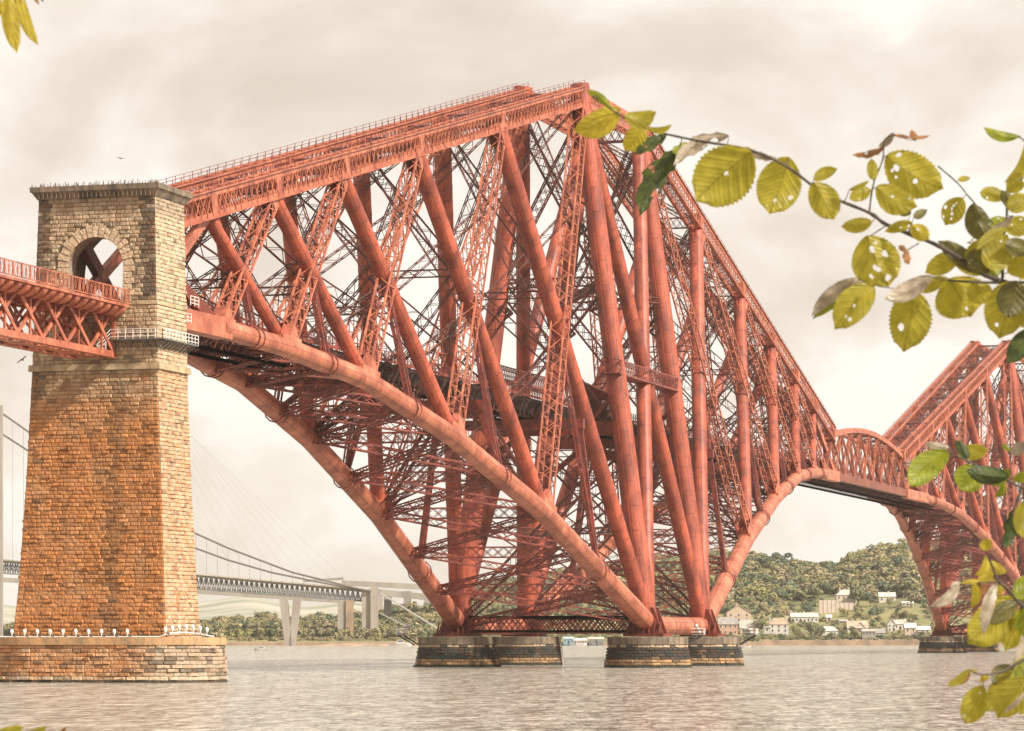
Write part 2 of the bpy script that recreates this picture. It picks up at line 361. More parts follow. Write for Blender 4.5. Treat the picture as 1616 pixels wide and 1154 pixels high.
def arm(root, yc, s, L, detail=1.0):
    P = lambda e, d, z, x: V((e*x, yc+s*(L+d), z))
    T = lambda e, d: P(e, d, zt(d), xt(d))
    B = lambda e, d: P(e, d, zbd(d), xb(d))
    st = 1/detail
    srad = [0, 1.55, 1.40, 1.28, 1.12, .95, .85]
    trel = [0, (2.6, 3.7), (2.4, 3.3), (2.2, 3.0), (2.0, 2.7), (1.8, 2.4), (1.3, 1.8)]
    struts = {}
    for e in (-1, 1):
        # bottom chord: riveted tube, square box in the last bay
        mb = MB(); pts = []; rr = []
        for i in range(6):
            d0, d1 = BD[i], BD[i+1]
            if i == 5:
                break
            n = max(3, int((d1-d0)/7))
            for j in range(n):
                q = j/n; d = d0+(d1-d0)*q; r = 1.85-.6*d/ARM
                for dd, ex in ((0, .0),):
                    if d == 0 and dd == 0: pass
                    pts.append(B(e, d+dd)); rr.append(r+ex)
        d = BD[5]; pts.append(B(e, d)); rr.append(1.3)
        mb.loft(pts, rr, 20)
        mb.bar(B(e, BD[5]-2), B(e, ARM+1), 2.2, 2.7, X, caps=True)
        # joint housings at the nodes
        for k in range(1, 6):
            c = B(e, BD[k]); u = (B(e, BD[k]+4)-B(e, BD[k]-4)).normalized()
            mb.bar(c-u*3.2+Z*.55, c+u*3.2+Z*.55, 2.9-.2*k, 2.7-.2*k, X, caps=True)
        mb.build('bottom_chord', M['chord'], root, True)
        # top chord: box girder laced in dense diagonals between plate flanges
        mb = MB(); a = T(e, 0); b = T(e, ARM)
        mb.lattice(a, b, 2.4, 3.7, X, .28, .78, .15, 2.0*st, faces=(1, 1, 1, 1), x=(1, 1, 0, 0), lt=.10)
        tt = (b-a).normalized(); up = V((0, -tt.z*s, tt.y*s)); up = up if up.z > 0 else -up
        nn = int(ARM/2.0*detail)
        for i in range(nn):
            p = a.lerp(b, (i+.5)/nn)
            for q in (-1, 1): mb.bar(p+X*q*1.22-up*1.5-tt*.3, p+X*q*1.22+up*1.2+tt*.3, .12, .13, X)
        for z0 in (-1, 1):
            for q in (-1, 1):
                mb.bar(a+X*q*1.3+up*z0*1.84, b+X*q*1.3+up*z0*1.84, .5, .10, X)
        for k in range(0, 7):
            c = T(e, TD[k]); mb.bar(c-tt*1.0, c+tt*1.0, 2.46, 3.5, X, caps=True)
        tc_ = mb.build('top_chord', M['gird'], root)
        mb = MB()   # maintenance handrail on the chord
        for q in (-1, 1):
            o = X*q*1.1+up*1.9
            for hh in (.55, 1.05): mb.bar(a+o+Z*hh, b+o+Z*hh, .06, .06, X)
            k = int(ARM/3.2)
            for i in range(k+1):
                p = a.lerp(b, i/k)+o; mb.bar(p, p+Z*1.1, .08, .08, X)
        sub(mb, 'handrail', M['lattice'], tc_)
        # raking struts (tubes) and ties (laced boxes)
        for k in range(1, 7):
            t1 = T(e, TD[k]) - up*1.6; b1 = B(e, BD[k-1])
            mb = MB()
            if k < 6:
                r = srad[k]; mb.tube(b1, t1, r*.92, r, 18, band=5.5)
                u = (t1-b1).normalized()
                # splayed forked head
                for q in (-1, 1): mb.bar(t1-u*5, t1+V((q*.7, 0, .6)), .35, 2*r*1.0, X)
                mb.bar(b1, b1+u*3.4, 2.0, 2*r+.7, X)
            else: mb.bar(b1, t1, 1.0, 1.7, X)
            mb.build('strut', M['tube'], root, True); struts[(e, k)] = (b1, t1)
            t0 = T(e, TD[k-1]) - up*1.4; b2 = B(e, BD[k])
            mb = MB()
            if k < 6:
                w_, h_ = trel[k]
                u = (b2-t0).normalized()
                mb.lattice(t0, b2, w_, h_, X, .24, .34, .15, 2.5*st, faces=(1, 1, 1, 1), x=(1, 1, 0, 0), lt=.1)
                mb.bar(t0, t0+u*3.0, w_+.06, h_+.1, X); mb.bar(b2-u*3.5, b2, w_+.06, h_+.1, X)
            else: mb.bar(t0, b2, .8, 1.5, X)
            mb.build('tie', M['gird'], root)
            # hanger from the crossing of strut and tie to the bottom chord
            if k < 6:
                y_ = lambda p: p.y*s
                # intersect in (y,z)
                a1, a2, c1, c2 = b1, t1, t0, b2
                den = (a2.y-a1.y)*(c2.z-c1.z)-(a2.z-a1.z)*(c2.y-c1.y)
                q = ((c1.y-a1.y)*(c2.z-c1.z)-(c1.z-a1.z)*(c2.y-c1.y))/den
                X0 = a1.lerp(a2, q); dd = abs(X0.y-yc)-L
                mb = MB(); dm = (BD[k-1]+BD[k])/2; lo = B(e, dm)+Z*.9
                for g in (-.75, .75):
                    mb.lattice(X0+Y*g*.3, lo+Y*g*.9, .8, .5, X, .16, .16, .07, 1.6*st, faces=(0, 0, 1, 0), x=(0, 0, 0, 0), lt=.06)
                # clasp round the chord
                for g in (-.9, .9):
                    c = B(e, dm)+Y*g; r = 2.0-.6*dm/ARM
                    mb.loft([c+V((r*math.cos(a), 0, r*math.sin(a))) for a in np.linspace(0, 2*math.pi, 13)], .12, 5, False)
                mb.build('hanger', M['lattice'], root)
    # wind bracing between the two trusses, in the planes of the struts and of the ties
    for k in range(1, 6):
        for (e1, e2) in ((-1, 1), (1, -1)):
            b1, t1 = struts[(e1, k)]; b2, t2 = struts[(e2, k)]
            mb = MB(); lw = 1.9 if k < 3 else 1.6
            qs = (0, .26, .5, .74, 1) if k < 2 else (0, .36, .68, 1) if k < 4 else (0, .5, 1)
            for i in range(len(qs)-1):
                a = b1.lerp(t1, qs[i]); b = b2.lerp(t2, qs[i+1])
                if e1 > 0: a = a+Y*.5; b = b+Y*.5
                mb.lattice(a, b, 1.0, lw, Y, .13, .15, .075, 1.7*st, x=(0, 0, 0, 0), lt=.07)
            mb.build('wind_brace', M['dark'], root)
            if k < 6:
                t0 = T(e1, TD[k-1]); b0 = B(e1, BD[k]); t3 = T(e2, TD[k-1]); b3 = B(e2, BD[k]); mb = MB(); qs = (0, .36, .7, 1) if k < 4 else (0, .5, 1)
                for i in range(len(qs)-1):
                    a = b0.lerp(t0, qs[i]); b = b3.lerp(t3, qs[i+1])
                    if e1 > 0: a = a+Y*.4; b = b+Y*.4
                    mb.lattice(a, b, .9, 1.6, Y, .12, .14, .075, 1.9*st, x=(0, 0, 0, 0), lt=.07)
                mb.build('tie_brace', M['dark'], root)
    # long in-plane secondary braces seen as crossing laced girders
    for k in range(1, 6):
        b1, t1 = struts[(-1, k)]; b2, t2 = struts[(1, k)]
        for q in (.36, .68) if k < 3 else (.5,):
            mb = MB(); mb.lattice(b1.lerp(t1, q), b2.lerp(t2, q), 1.0, 1.3, Y, .13, .15, .075, 1.7*st, x=(0, 0, 0, 0), lt=.07)
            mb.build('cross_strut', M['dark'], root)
    # top laterals
    for k in range(6):
        mb = MB(); n = 2 if k < 3 else 1
        for j in range(n):
            d0 = TD[k]+(TD[k+1]-TD[k])*j/n; d1 = TD[k]+(TD[k+1]-TD[k])*(j+1)/n
            for e in (-1, 1): mb.lattice(T(e, d0)+Z*(.3*e), T(-e, d1)+Z*(.3*e), 1.0, 1.6, Z, .14, .16, .08, 1.5*st, x=(0, 0, 0, 0), lt=.07)
            mb.lattice(T(-1, d1), T(1, d1), 1.2, 2.4, Y, .16, .2, .09, 1.5*st, x=(1, 1, 0, 0), lt=.07)
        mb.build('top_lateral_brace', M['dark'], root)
    # bottom laterals
    for k in range(6):
        mb = MB(); n = (3, 2, 2, 2, 1, 1)[k]; h_ = (2.0, 1.8, 1.6, 1.4, 1.2, 1.0)[k]
        for j in range(n):
            d0 = BD[k]+(BD[k+1]-BD[k])*j/n; d1 = BD[k]+(BD[k+1]-BD[k])*(j+1)/n
            for e in (-1, 1): mb.lattice(B(e, d0)+Z*(.35*e), B(-e, d1)+Z*(.35*e), 1.4, h_, Z, .22, .26, .11, 2.0*st, x=(0, 0, 1, 0), lt=.09)
            mb.lattice(B(-1, d1), B(1, d1), 1.2, h_, Y, .22, .26, .11, 2.0*st, x=(1, 1, 0, 0), lt=.09)
        mb.build('bottom_lateral_brace', M['lattice'], root)
    # trestles carrying the deck off the bottom chords, with floor cross girders
    for k in range(0, 7):
        d = BD[k]
        if k == 0: continue
        mb = MB(); y = yc+s*(L+d); z0 = zbd(d); xx = xb(d)
        if z0 < DECK-6:
            for e in (-1, 1):
                mb.lattice((e*xx, y, z0), (e*3.4, y, DECK-4), 1.2, 1.6, Y, .25, .3, .12, 1.8, x=(0, 0, 0, 0))
                mb.lattice((e*xx, y, z0+1.2), (-e*(3.4+(xx-3.4)*.4), y, z0+(DECK-4-z0)*.62), .8, 1.1, Y, .18, .2, .1, 1.8, x=(0, 0, 0, 0))
            mb.lattice((-xx*.62, y, z0+(DECK-4-z0)*.5), (xx*.62, y, z0+(DECK-4-z0)*.5), 1.0, 1.4, Y, .2, .25, .1, 1.8)
            mb.box((0, y, DECK-4.7), (11, 1.1, 1.5))
        else: mb.box((0, y, z0-.1), (2*xx, .9, 1.0))
        mb.build('deck_trestle', M['dark'], root)
        # intermediate cross girder hung at mid bay
        dm = (BD[k-1]+BD[k])/2; mb = MB(); y = yc+s*(L+dm); xw = 5.6+ (16-5.6)*max(0, 1-dm/150)
        if zbd(dm) > 35: continue
        mb.box((0, y, DECK-4.8), (2*xw, 1.0, 1.8))
        for e in (-1, 1): mb.bar((e*xw*.95, y, DECK-5.5), (e*xb(dm), y, zbd(dm)), .5, .9, Y)
        mb.build('cross_girder', M['lattice'], root)
def tower(root, yc, L, detail=1.0, cols=True):
    st = 1/detail
    for e in (-1, 1):
        for s in (-1, 1):
            a = V((e*18.3, yc+s*L, 1.2)); b = V((e*5.5, yc+s*L, 103.2))
            mb = MB(); mb.tube(a, b, 1.98, 1.72, 28, band=4.8)
            u = (b-a).normalized()
            # longitudinal stiffening seams
            for an in np.linspace(0, 2*math.pi, 6, endpoint=False):
                o = V((math.cos(an+.3), math.sin(an+.3), 0)); mb.bar(a+o*2.0, b+o*1.74, .3, .06, o.cross(Z))
            col = mb.build('tower_column', M['tube'], root, True)
            mb = MB(); hub = a
            mb.box((a.x, a.y, .35), (7.6, 7.0, .55))
            for q in (-1, 1):
                mb.add([(a.x-3.3, a.y+q*1.5, .6), (a.x+3.3, a.y+q*1.5, .6), (a.x+1.9-e*.35, a.y+q*1.5, 5.4), (a.x-1.9-e*.35, a.y+q*1.5, 5.4),
                        (a.x-3.3, a.y+q*1.9, .6), (a.x+3.3, a.y+q*1.9, .6), (a.x+1.9-e*.35, a.y+q*1.9, 5.4), (a.x-1.9-e*.35, a.y+q*1.9, 5.4)],
                       [(0,1,2,3),(7,6,5,4),(0,4,5,1),(1,5,6,2),(2,6,7,3),(3,7,4,0)])
                mb.bar((a.x+q*1.9, a.y, .6), (a.x+q*1.2, a.y, 5.0), 3.6, .4, Y, caps=True)
            for i in range(7):
                mb.bar((a.x-3+i, a.y-3.4, .5), (a.x-3+i, a.y-2.0, 4.2-abs(i-3)*.5), .12, .5, X)
            sub(mb, 'skewback', M['tube'], col)
            # gusset bracket where the floor meets the column, and cross bracing clips
            for z in (40.2, 60.5, 81.5):
                mb = MB(); p = a+u*((z-a.z)/u.z)
                for q in (-1, 1):
                    mb.bar(p+V((0, 0, q*2.2)), p+V((-e*3.2, 0, 0)), 1.0, .35, Y, caps=True)
                    mb.bar(p+V((0, q*1.2, -1.4)), p+V((-e*1.9, q*1.8, 1.2)), .3, .8, Y, caps=True)
                sub(mb, 'gusset', M['dark'], col)
        # crossing tubes in the side face
        for s in (-1, 1):
            a = V((e*18.3, yc+s*L, 2.2)); b = V((e*5.6, yc-s*L, 100.5))
            mb = MB(); mb.tube(a+V((s*.0, 0, 0)), b, 1.45, 1.35, 20, band=5.2)
            mb.build('side_diagonal', M['tube'], root, True)
        mb = MB(); mb.tube((e*18.3, yc-L, 2.1), (e*18.3, yc+L, 2.1), 1.7, None, 22, band=3.4); mb.build('foot_tube', M['chord'], root, True)
        mb = MB(); mb.lattice((e*5.5, yc-L, 101), (e*5.5, yc+L, 101), 2.2, 3.7, X, .28, 1.0, .16, 1.75*st, x=(1, 1, 0, 0)); mb.build('top_chord', M['gird'], root)
        # service gallery at mid height
        x_ = 18.3-12.8*(49.5/102)
        mb = MB(); mb.lattice((e*(x_+.2), yc-L-3, 49.8), (e*(x_+.2), yc+L+3, 49.8), 3.0, 2.6, X, .16, .2, .1, 1.3, x=(1, 1, 1, 0), lt=.07)
        mb.bar((e*(x_+.2), yc-L-3, 48.4), (e*(x_+.2), yc+L+3, 48.4), 3.3, .15, X)
        mb.build('service_gallery', M['lattice'], root)
    for s in (-1, 1):
        y = yc+s*L; f = lambda z: 18.3-12.8*(z-1.2)/102.7
        mb = MB()      # foot girder between the piers
        for yy in (y-1.6, y+1.6):
            mb.lattice((-16.5, yy, 2.3), (16.5, yy, 2.3), .5, 3.2, Y, .5, .55, .22, 2.2, faces=(1, 0, 0, 0), x=(1, 0, 0, 0), lt=.14)
        mb.box((0, y, .72), (33, 3.8, .2)); mb.build('foot_girder', M['lattice'], root)
        mb = MB()      # plate girder carrying the railway through the tower
        mb.box((0, y, 38.6), (2*f(39)-1, 1.5, 2.5))
        for e in (-1, 1):
            mb.bar((e*(f(30)-.5), y, 31), (e*6, y, 37.6), .8, 1.0, Y)
            mb.bar((e*(f(46)-.5), y, 45), (e*7.2, y, 39.6), .8, .8, Y)
        mb.build('floor_girder', M['tube'], root)
        zz = [3, 36, 66, 97]
        for i in range(3):
            for e in (-1, 1):
                mb = MB(); a = V((e*f(zz[i]), y+.3*e, zz[i])); b = V((-e*f(zz[i+1]), y+.3*e, zz[i+1]))
                mb.lattice(a, b, 1.3, 2.1, Y, .2, .24, .11, 1.9*st, x=(1, 1, 0, 0), lt=.09)
                mb.build('portal_brace', M['dark'], root)
        mb = MB(); mb.lattice((-5.5, y, 100.2), (5.5, y, 100.2), 1.4, 3.0, Y, .3, .4, .12, 1.5, x=(1, 1, 0, 0)); 
        mb.build('portal_strut', M['dark'], root); mb = MB(); mb.lattice((-f(66), y, 66), (f(66), y, 66), 1.2, 1.8, Y, .2, .24, .1, 1.6, x=(1, 1, 0, 0)); mb.build('portal_strut', M['dark'], root)
    for z in (20, 66):
        mb = MB(); xx = 18.3-12.8*(z-1.2)/102.7
        for e in (-1, 1): mb.lattice((e*xx, yc-L, z), (-e*xx, yc+L, z+.5), 1.2, 1.6, Z, .2, .2, .1, 1.8*st)
        mb.build('plan_brace', M['dark'], root)
def cantilever(yc, L, label, north=True):
    root = thing('cantilever_truss', (0, yc, 0), label, 'bridge', 'cantilever trusses of the railway bridge')
    det = 1.0 if yc == 0 else .62
    tower(root, yc, L, det); arm(root, yc, -1, L, max(det, .85))
    if north: arm(root, yc, 1, L, det if yc == 0 else .5)
    deck(root, yc-L-ARM-1, yc+L+ARM if north else yc+L+30)
    return root
Y2 = 22.1+ARM+105.6+ARM+39.6
cant1 = cantilever(0, 22.1, 'huge red steel cantilever truss in the middle, standing on the four near round stone piers')
cant2 = cantilever(Y2, 39.6, 'smaller looking red steel cantilever truss at the right edge, behind the leaves', True)
# suspended span with a hump-backed top chord
ss = thing('suspended_span', (0, 22.1+ARM, 41.2), 'red girder span with a humped curved top, hung between the two cantilevers', 'bridge span')
ya, yb = 22.1+ARM, 22.1+ARM+105.6
zs = lambda q: 51.8+3.9*(1-(2*q-1)**2)
for e in (-1, 1):
    mb = MB(); mb.bar((e*4.9, ya, 41.3), (e*4.9, yb, 41.3), 1.5, 2.0, X, caps=True); mb.build('bottom_chord', M['chord'], ss)
    mb = MB()
    for i in range(16):
        a = V((e*3.8, ya+105.6*i/16, zs(i/16))); b = V((e*3.8, ya+105.6*(i+1)/16, zs((i+1)/16)))
        mb.bar(a, b, 1.4, 1.3, X)
    mb.build('top_chord', M['gird'], ss)
    for i in range(9):
        q = i/8; yy = ya+105.6*q
        mb = MB(); mb.lattice((e*4.9, yy, 41.6), (e*3.8, yy, zs(q)), .5, .55, X, .13, .13, .08, 1.4, x=(0, 0, 0, 0)); mb.build('vertical_post', M['gird'], ss)
        if i < 8:
            q2 = (i+1)/8; y2 = ya+105.6*q2
            mb = MB(); mb.lattice((e*4.9, yy, 41.8), (e*3.8, y2, zs(q2)), .5, .7, X, .13, .13, .08, 1.7, x=(0, 0, 0, 0))
            mb.lattice((e*3.85, yy, zs(q)), (e*4.95, y2, 41.8), .5, .7, X, .13, .13, .08, 1.7, x=(0, 0, 0, 0)); mb.build('diagonal', M['gird'], ss)
mb = MB(); mt = MB()
for i in range(8):
    y0 = ya+105.6*i/8; y1 = ya+105.6*(i+1)/8
    for e in (-1, 1):
        mb.bar((e*4.9, y0, 41), (-e*4.9, y1, 41), .5, .6, Z)
        mt.bar((e*3.8, y0, zs(i/8)), (-e*3.8, y1, zs((i+1)/8)), .3, .4, Z)
    mb.bar((-4.9, y0, 41), (4.9, y0, 41), .8, 1.2, Y); mt.bar((-3.8, y0, zs(i/8)), (3.8, y0, zs(i/8)), .4, .6, Y)
mb.build('lateral_brace', M['dark'], ss); mt.build('lateral_brace', M['dark'], ss)
deck(ss, ya, yb)
# plain red cabin and small roof platforms on the deck inside the near tower
cb = thing('lineside_cabin', (8.6, -20, 40), 'red gabled cabin with a small white framed window, inside the near truss', 'cabin')
mb = MB(); cx, cy = 8.6, -17.5
mb.box((cx, cy, 42.2), (6.4, 4.4, 4.2)); mb.build('wall', M['tube'], cb)
mb = MB(); mb.add([(cx-3.5, cy-2.5, 44.2), (cx+3.5, cy-2.5, 44.2), (cx+3.5, cy+2.5, 44.2), (cx-3.5, cy+2.5, 44.2), (cx-3.5, cy-2.5, 47.6), (cx-3.5, cy+2.5, 47.6)],
    [(0,3,2,1),(0,1,4),(3,5,2),(0,4,5,3),(1,2,5,4)]); mb.build('roof', M['tube'], cb)
mb = MB(); mb.box((cx+1.2, cy-2.26, 43.0), (1.5, .12, 1.9)); wf = mb.build('window', M['white'], cb)
mb = MB(); mb.box((cx+1.2, cy-2.33, 43.0), (.6, .08, 1.1)); sub(mb, 'pane', M['dk'], wf)
mb = MB(); mb.box((cx, cy, 39.9), (8, 5.4, .3)); mb.build('floor', M['dark'], cb)
# ------------------------------------------------------------------ masonry
def jit(c, a=.12):
    k = 1+random.uniform(-a, a); q = random.uniform(-.02, .02)
    return (max(0, c[0]*k+q), max(0, c[1]*k), max(0, c[2]*k-q*.5))
def lerp3(a, b, t): return tuple(a[i]+(b[i]-a[i])*t for i in range(3))
def blocks(mb, P, Nn, u0, u1, z0, z1, ch, bl, colf, rough=.09, skip=None, gap=.035):
    """rock-faced courses; P(u,z) point on the wall, Nn(u,z) outward normal"""
    nz = max(1, int(round((z1-z0)/ch)))
    for i in range(nz):
        a = z0+(z1-z0)*i/nz; b = z0+(z1-z0)*(i+1)/nz
        us = [u0]; off = bl*(.5 if i % 2 else 1)
        x = u0+off*random.uniform(.6, 1)
        while x < u1-bl*.4: us.append(x); x += bl*random.uniform(.7, 1.35)
        us.append(u1)
        for j in range(len(us)-1):
            c, d = us[j], us[j+1]; mu, mz = (c+d)/2, (a+b)/2
            if skip and skip(mu, mz): continue
            n = Nn(mu, mz); g = gap; k = .13
            h = abs(random.gauss(0, rough))+.03
            o = [P(c+g, a+g), P(d-g, a+g), P(d-g, b-g), P(c+g, b-g)]
            W = (d-c)*.09+random.uniform(0, .05); H = (b-a)*random.uniform(.08, .2)
            inn = [P(c+g+W, a+g+H)+n*(h*random.uniform(.5, 1.3)), P(d-g-W, a+g+H)+n*(h*random.uniform(.5, 1.3)),
                   P(d-g-W, b-g-H)+n*(h*random.uniform(.5, 1.4)), P(c+g+W, b-g-H)+n*(h*random.uniform(.5, 1.4))]
            o = [q+n*.012 for q in o]
            mb.add(o+inn, [(4,5,6,7),(0,1,5,4),(1,2,6,5),(2,3,7,6),(3,0,4,7)], jit(colf(mu, mz), .10))
PY = -227.7
pier = thing('stone_bridge_tower', (0, PY, WZ), 'tall tapering granite tower with an arched portal, orange stained, at the left edge', 'bridge tower')
hx = lambda z: float(np.interp(z, [0, 6, 20, 34, 57], [10.35, 9.85, 9.12, 8.5, 7.85]))
hy = lambda z: float(np.interp(z, [0, 6, 20, 34, 57], [5.85, 5.35, 4.95, 4.9, 4.85]))
TAN = (.50, .375, .25); ORA = (.56, .235, .080); DKS = (.085, .062, .045); LGT = (.60, .46, .32)
def nz2(x, z, s=.3):
    return (math.sin(x*1.3*s+z*.7*s)+math.sin(x*.6*s-z*1.9*s+2)+math.sin(x*2.9*s+z*.23*s+4))/3
def col_south(u, z):
    c = lerp3(TAN, ORA, min(1, max(0, (34.5-z)/9)*.75+.25*(z < 33)))
    if z < 33: c = lerp3(c, TAN, .30*max(0, nz2(u, z, .5)))
    if z < 33 and 1.9+nz2(0, z, .6)*.8 < u < 4.1+nz2(3, z, .6)*.8: c = lerp3(c, (.20, .105, .045), .62)      # water stain
    if z < 33.4 and z > 30: c = lerp3(c, (.42, .33, .22), .4)
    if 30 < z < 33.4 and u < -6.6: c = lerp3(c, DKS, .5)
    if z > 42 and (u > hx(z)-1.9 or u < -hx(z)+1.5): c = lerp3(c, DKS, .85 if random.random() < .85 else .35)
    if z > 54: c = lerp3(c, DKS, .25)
    c = lerp3(c, (.30, .12, .035), .35*max(0, nz2(u*1.7, z*.5, .8)))
    if random.random() < (.06 if z < 33 else .16): c = lerp3(c, DKS, random.uniform(.2, .6))
    k = math.sin(u*2.1+.5*math.sin(z*.4))*math.sin(u*.9+2)
    if z < 33 and k > .35: c = lerp3(c, (.26, .115, .04), (k-.35)*.9*min(1, (z+2)/25))
    return c
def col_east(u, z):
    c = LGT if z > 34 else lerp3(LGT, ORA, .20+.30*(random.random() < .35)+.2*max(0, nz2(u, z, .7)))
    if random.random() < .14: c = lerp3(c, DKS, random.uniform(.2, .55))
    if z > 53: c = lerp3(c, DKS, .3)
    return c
# solid core under the blocks
def ringbox(mb, z0, z1, n=12, grow=0.0, top=True):
    vs = []; 
    for i in range(n+1):
        z = z0+(z1-z0)*i/n; a, b = hx(z)+grow, hy(z)+grow
        vs += [(-a, PY-b, z), (a, PY-b, z), (a, PY+b, z), (-a, PY+b, z)]
    fs = [(4*i+j, 4*i+(j+1) % 4, 4*(i+1)+(j+1) % 4, 4*(i+1)+j) for i in range(n) for j in range(4)]
    if top: fs.append((4*n, 4*n+1, 4*n+2, 4*n+3))
    mb.add(vs, fs, (.30, .16, .07))
AR = 3.75; AB = 5.8; AZ = 46.5; FL = 41.9       # portal arch
mb = MB(); ringbox(mb, -.4, FL)
# portal: two legs and a head with a round arch cut right through
def portal_core(mb):
    c = (.20, .15, .10); n = 16
    for y, fl in ((-1, 0), (1, 1)):
        AR = 3.75 if y < 0 else AB
        vs = []; fs = []
        for i in range(n+1):
            a = math.pi*i/n; x0 = -AR*math.cos(a); z0 = AZ+AR*math.sin(a)
            zz = 55.6; k = hx(zz)
            if i == 0: ox, oz = -hx(AZ), AZ
            elif i == n: ox, oz = hx(AZ), AZ
            else:
                # ray to the outer rectangle
                dx, dz = -math.cos(a), math.sin(a); t = min(7.9/max(1e-6, abs(dx)), (55.6-AZ)/max(1e-6, dz)); ox, oz = dx*t, AZ+dz*t
                if abs(ox) > hx(oz): ox = math.copysign(hx(oz), ox)
            vs += [(x0, PY+y*hy(z0), z0), (ox, PY+y*hy(oz), oz)]
        fs = [(2*i, 2*i+2, 2*i+3, 2*i+1) for i in range(n)]
        mb.add(vs, fs, c)
        for s in (-1, 1):
            mb.add([(s*AR, PY+y*hy(FL), FL), (s*hx(FL), PY+y*hy(FL), FL), (s*hx(AZ), PY+y*hy(AZ), AZ), (s*AR, PY+y*hy(AZ), AZ)], [(0, 1, 2, 3)], c)
    for s in (-1, 1):   # flanks
        mb.add([(s*hx(FL), PY-hy(FL), FL), (s*hx(FL), PY+hy(FL), FL), (s*hx(55.6), PY+hy(55.6), 55.6), (s*hx(55.6), PY-hy(55.6), 55.6)], [(0, 1, 2, 3)], c)
    mb.add([(-hx(55.6), PY-hy(55.6), 55.6), (hx(55.6), PY-hy(55.6), 55.6), (hx(55.6), PY+hy(55.6), 55.6), (-hx(55.6), PY+hy(55.6), 55.6)], [(0, 1, 2, 3)], c)
portal_core(mb)
ok_arch = lambda u, z: not ((abs(u) < AR+.1 and z < AZ) or math.hypot(u, z-AZ) < AR+1.55)
skipf = lambda u, z: (z > FL and not ok_arch(u, z)) or (FL < z < AZ and abs(u) < AR+1.3)
def faces(mb, z0, z1, ch=.62, bl=1.35, rough=.09):
    for s, cf, sk in ((-1, col_south, skipf), (1, col_south, lambda u, z: z > FL and (abs(u) < AB+.5 and (z < AZ or math.hypot(u, z-AZ) < AB+1)))):
        if z0 < 33 and s > 0: continue
        nz = int(round((z1-z0)/ch))
        for i in range(nz):
            a = z0+(z1-z0)*i/nz; b = z0+(z1-z0)*(i+1)/nz; h = hx((a+b)/2)
            blocks(mb, lambda u, z: V((u, PY+s*hy(z), z)), lambda u, z: V((0, s, .05)), -h, h, a, b, ch, bl, cf, rough, sk)
    nz = int(round((z1-z0)/ch))
    for s in (-1, 1):
        for i in range(nz):
            a = z0+(z1-z0)*i/nz; b = z0+(z1-z0)*(i+1)/nz; h = hy((a+b)/2)
            blocks(mb, lambda u, z: V((s*hx(z), PY+u, z)), lambda u, z: V((s, 0, .05)), -h, h, a, b, ch, bl*.85, col_east, rough)
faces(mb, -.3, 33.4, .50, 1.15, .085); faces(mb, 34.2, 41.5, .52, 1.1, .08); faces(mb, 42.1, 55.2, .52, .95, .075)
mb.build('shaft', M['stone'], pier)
mb = MB()
for s in (-1,):       # voussoirs and jambs, dressed stone
    y = PY+s*hy(48); n = 17
    for i in range(n):
        a0 = math.pi*i/n+.012; a1 = math.pi*(i+1)/n-.012; R0, R1 = AR, AR+(1.55 if i % 2 else 1.35)
        pr = .16+.05*(i % 2)
        q = []
        for yy in (y+s*pr, y-s*.3):
            for (r, a) in ((R0, a0), (R1, a0), (R1, a1), (R0, a1)): q.append((-r*math.cos(a), yy, AZ+r*math.sin(a)))
        mb.add(q, [(0,1,2,3),(7,6,5,4),(0,4,5,1),(1,5,6,2),(2,6,7,3),(3,7,4,0)], jit(LGT, .1))
    for sx in (-1, 1):
        for i in range(6):
            z0 = FL+.05+i*(AZ-FL)/6; z1 = FL+(i+1)*(AZ-FL)/6-.03; wd = 1.5 if i % 2 else 1.15
            mb.box((sx*(AR+wd/2), y, (z0+z1)/2), (wd, .36, z1-z0), col=jit(LGT, .1))
# lining of the passage
n = 14; vs = []
for i in range(n+1):
    a = math.pi*i/n
    for yy, R_ in ((PY-4.9, AR-.02), (PY-2.6, AR-.02), (PY-2.5, AB), (PY+4.9, AB)): vs.append((-R_*math.cos(a), yy, AZ+R_*math.sin(a)))
mb.add(vs, [(4*i+j, 4*i+j+1, 4*i+j+5, 4*i+j+4) for i in range(n) for j in range(3)], (.30, .24, .18))
for sx in (-1, 1):
    for (p0, p1, r0, r1) in ((-4.9, -2.6, AR-.02, AR-.02), (-2.6, -2.5, AR-.02, AB), (-2.5, 4.9, AB, AB)):
        mb.add([(sx*r0, PY+p0, FL), (sx*r1, PY+p1, FL), (sx*r1, PY+p1, AZ), (sx*r0, PY+p0, AZ)], [(0, 1, 2, 3)], (.34, .27, .2))
mb.build('arch', M['stone'], pier)
def slab(mb, z0, z1, g0, g1, col=None):
    a0, b0, a1, b1 = hx(z0)+g0, hy(z0)+g0, hx(z1)+g1, hy(z1)+g1
    mb.add([(-a0, PY-b0, z0), (a0, PY-b0, z0), (a0, PY+b0, z0), (-a0, PY+b0, z0), (-a1, PY-b1, z1), (a1, PY-b1, z1), (a1, PY+b1, z1), (-a1, PY+b1, z1)],
           [(0,3,2,1),(4,5,6,7),(0,1,5,4),(1,2,6,5),(2,3,7,6),(3,0,4,7)], col)
mb = MB(); slab(mb, 55.2, 56.1, .15, .75); slab(mb, 56.1, 56.75, .9, .95)
for i in range(26):
    q = -1+2*(i+.5)/26; x_ = q*hx(56)
    mb.box((x_, PY-hy(55.6)-.45, 55.65), (.07, .75, .7))
mb.build('cornice', M['cap'], pier)
mb = MB(); slab(mb, 33.4, 34.2, .40, .38); slab(mb, 41.55, 42.05, .16, .14); mb.build('string_course', mat('ledge_stone', (.50, .37, .22), .85, var=(.22, .15, .09), vs=.5, bump=.3, bs=2), pier)
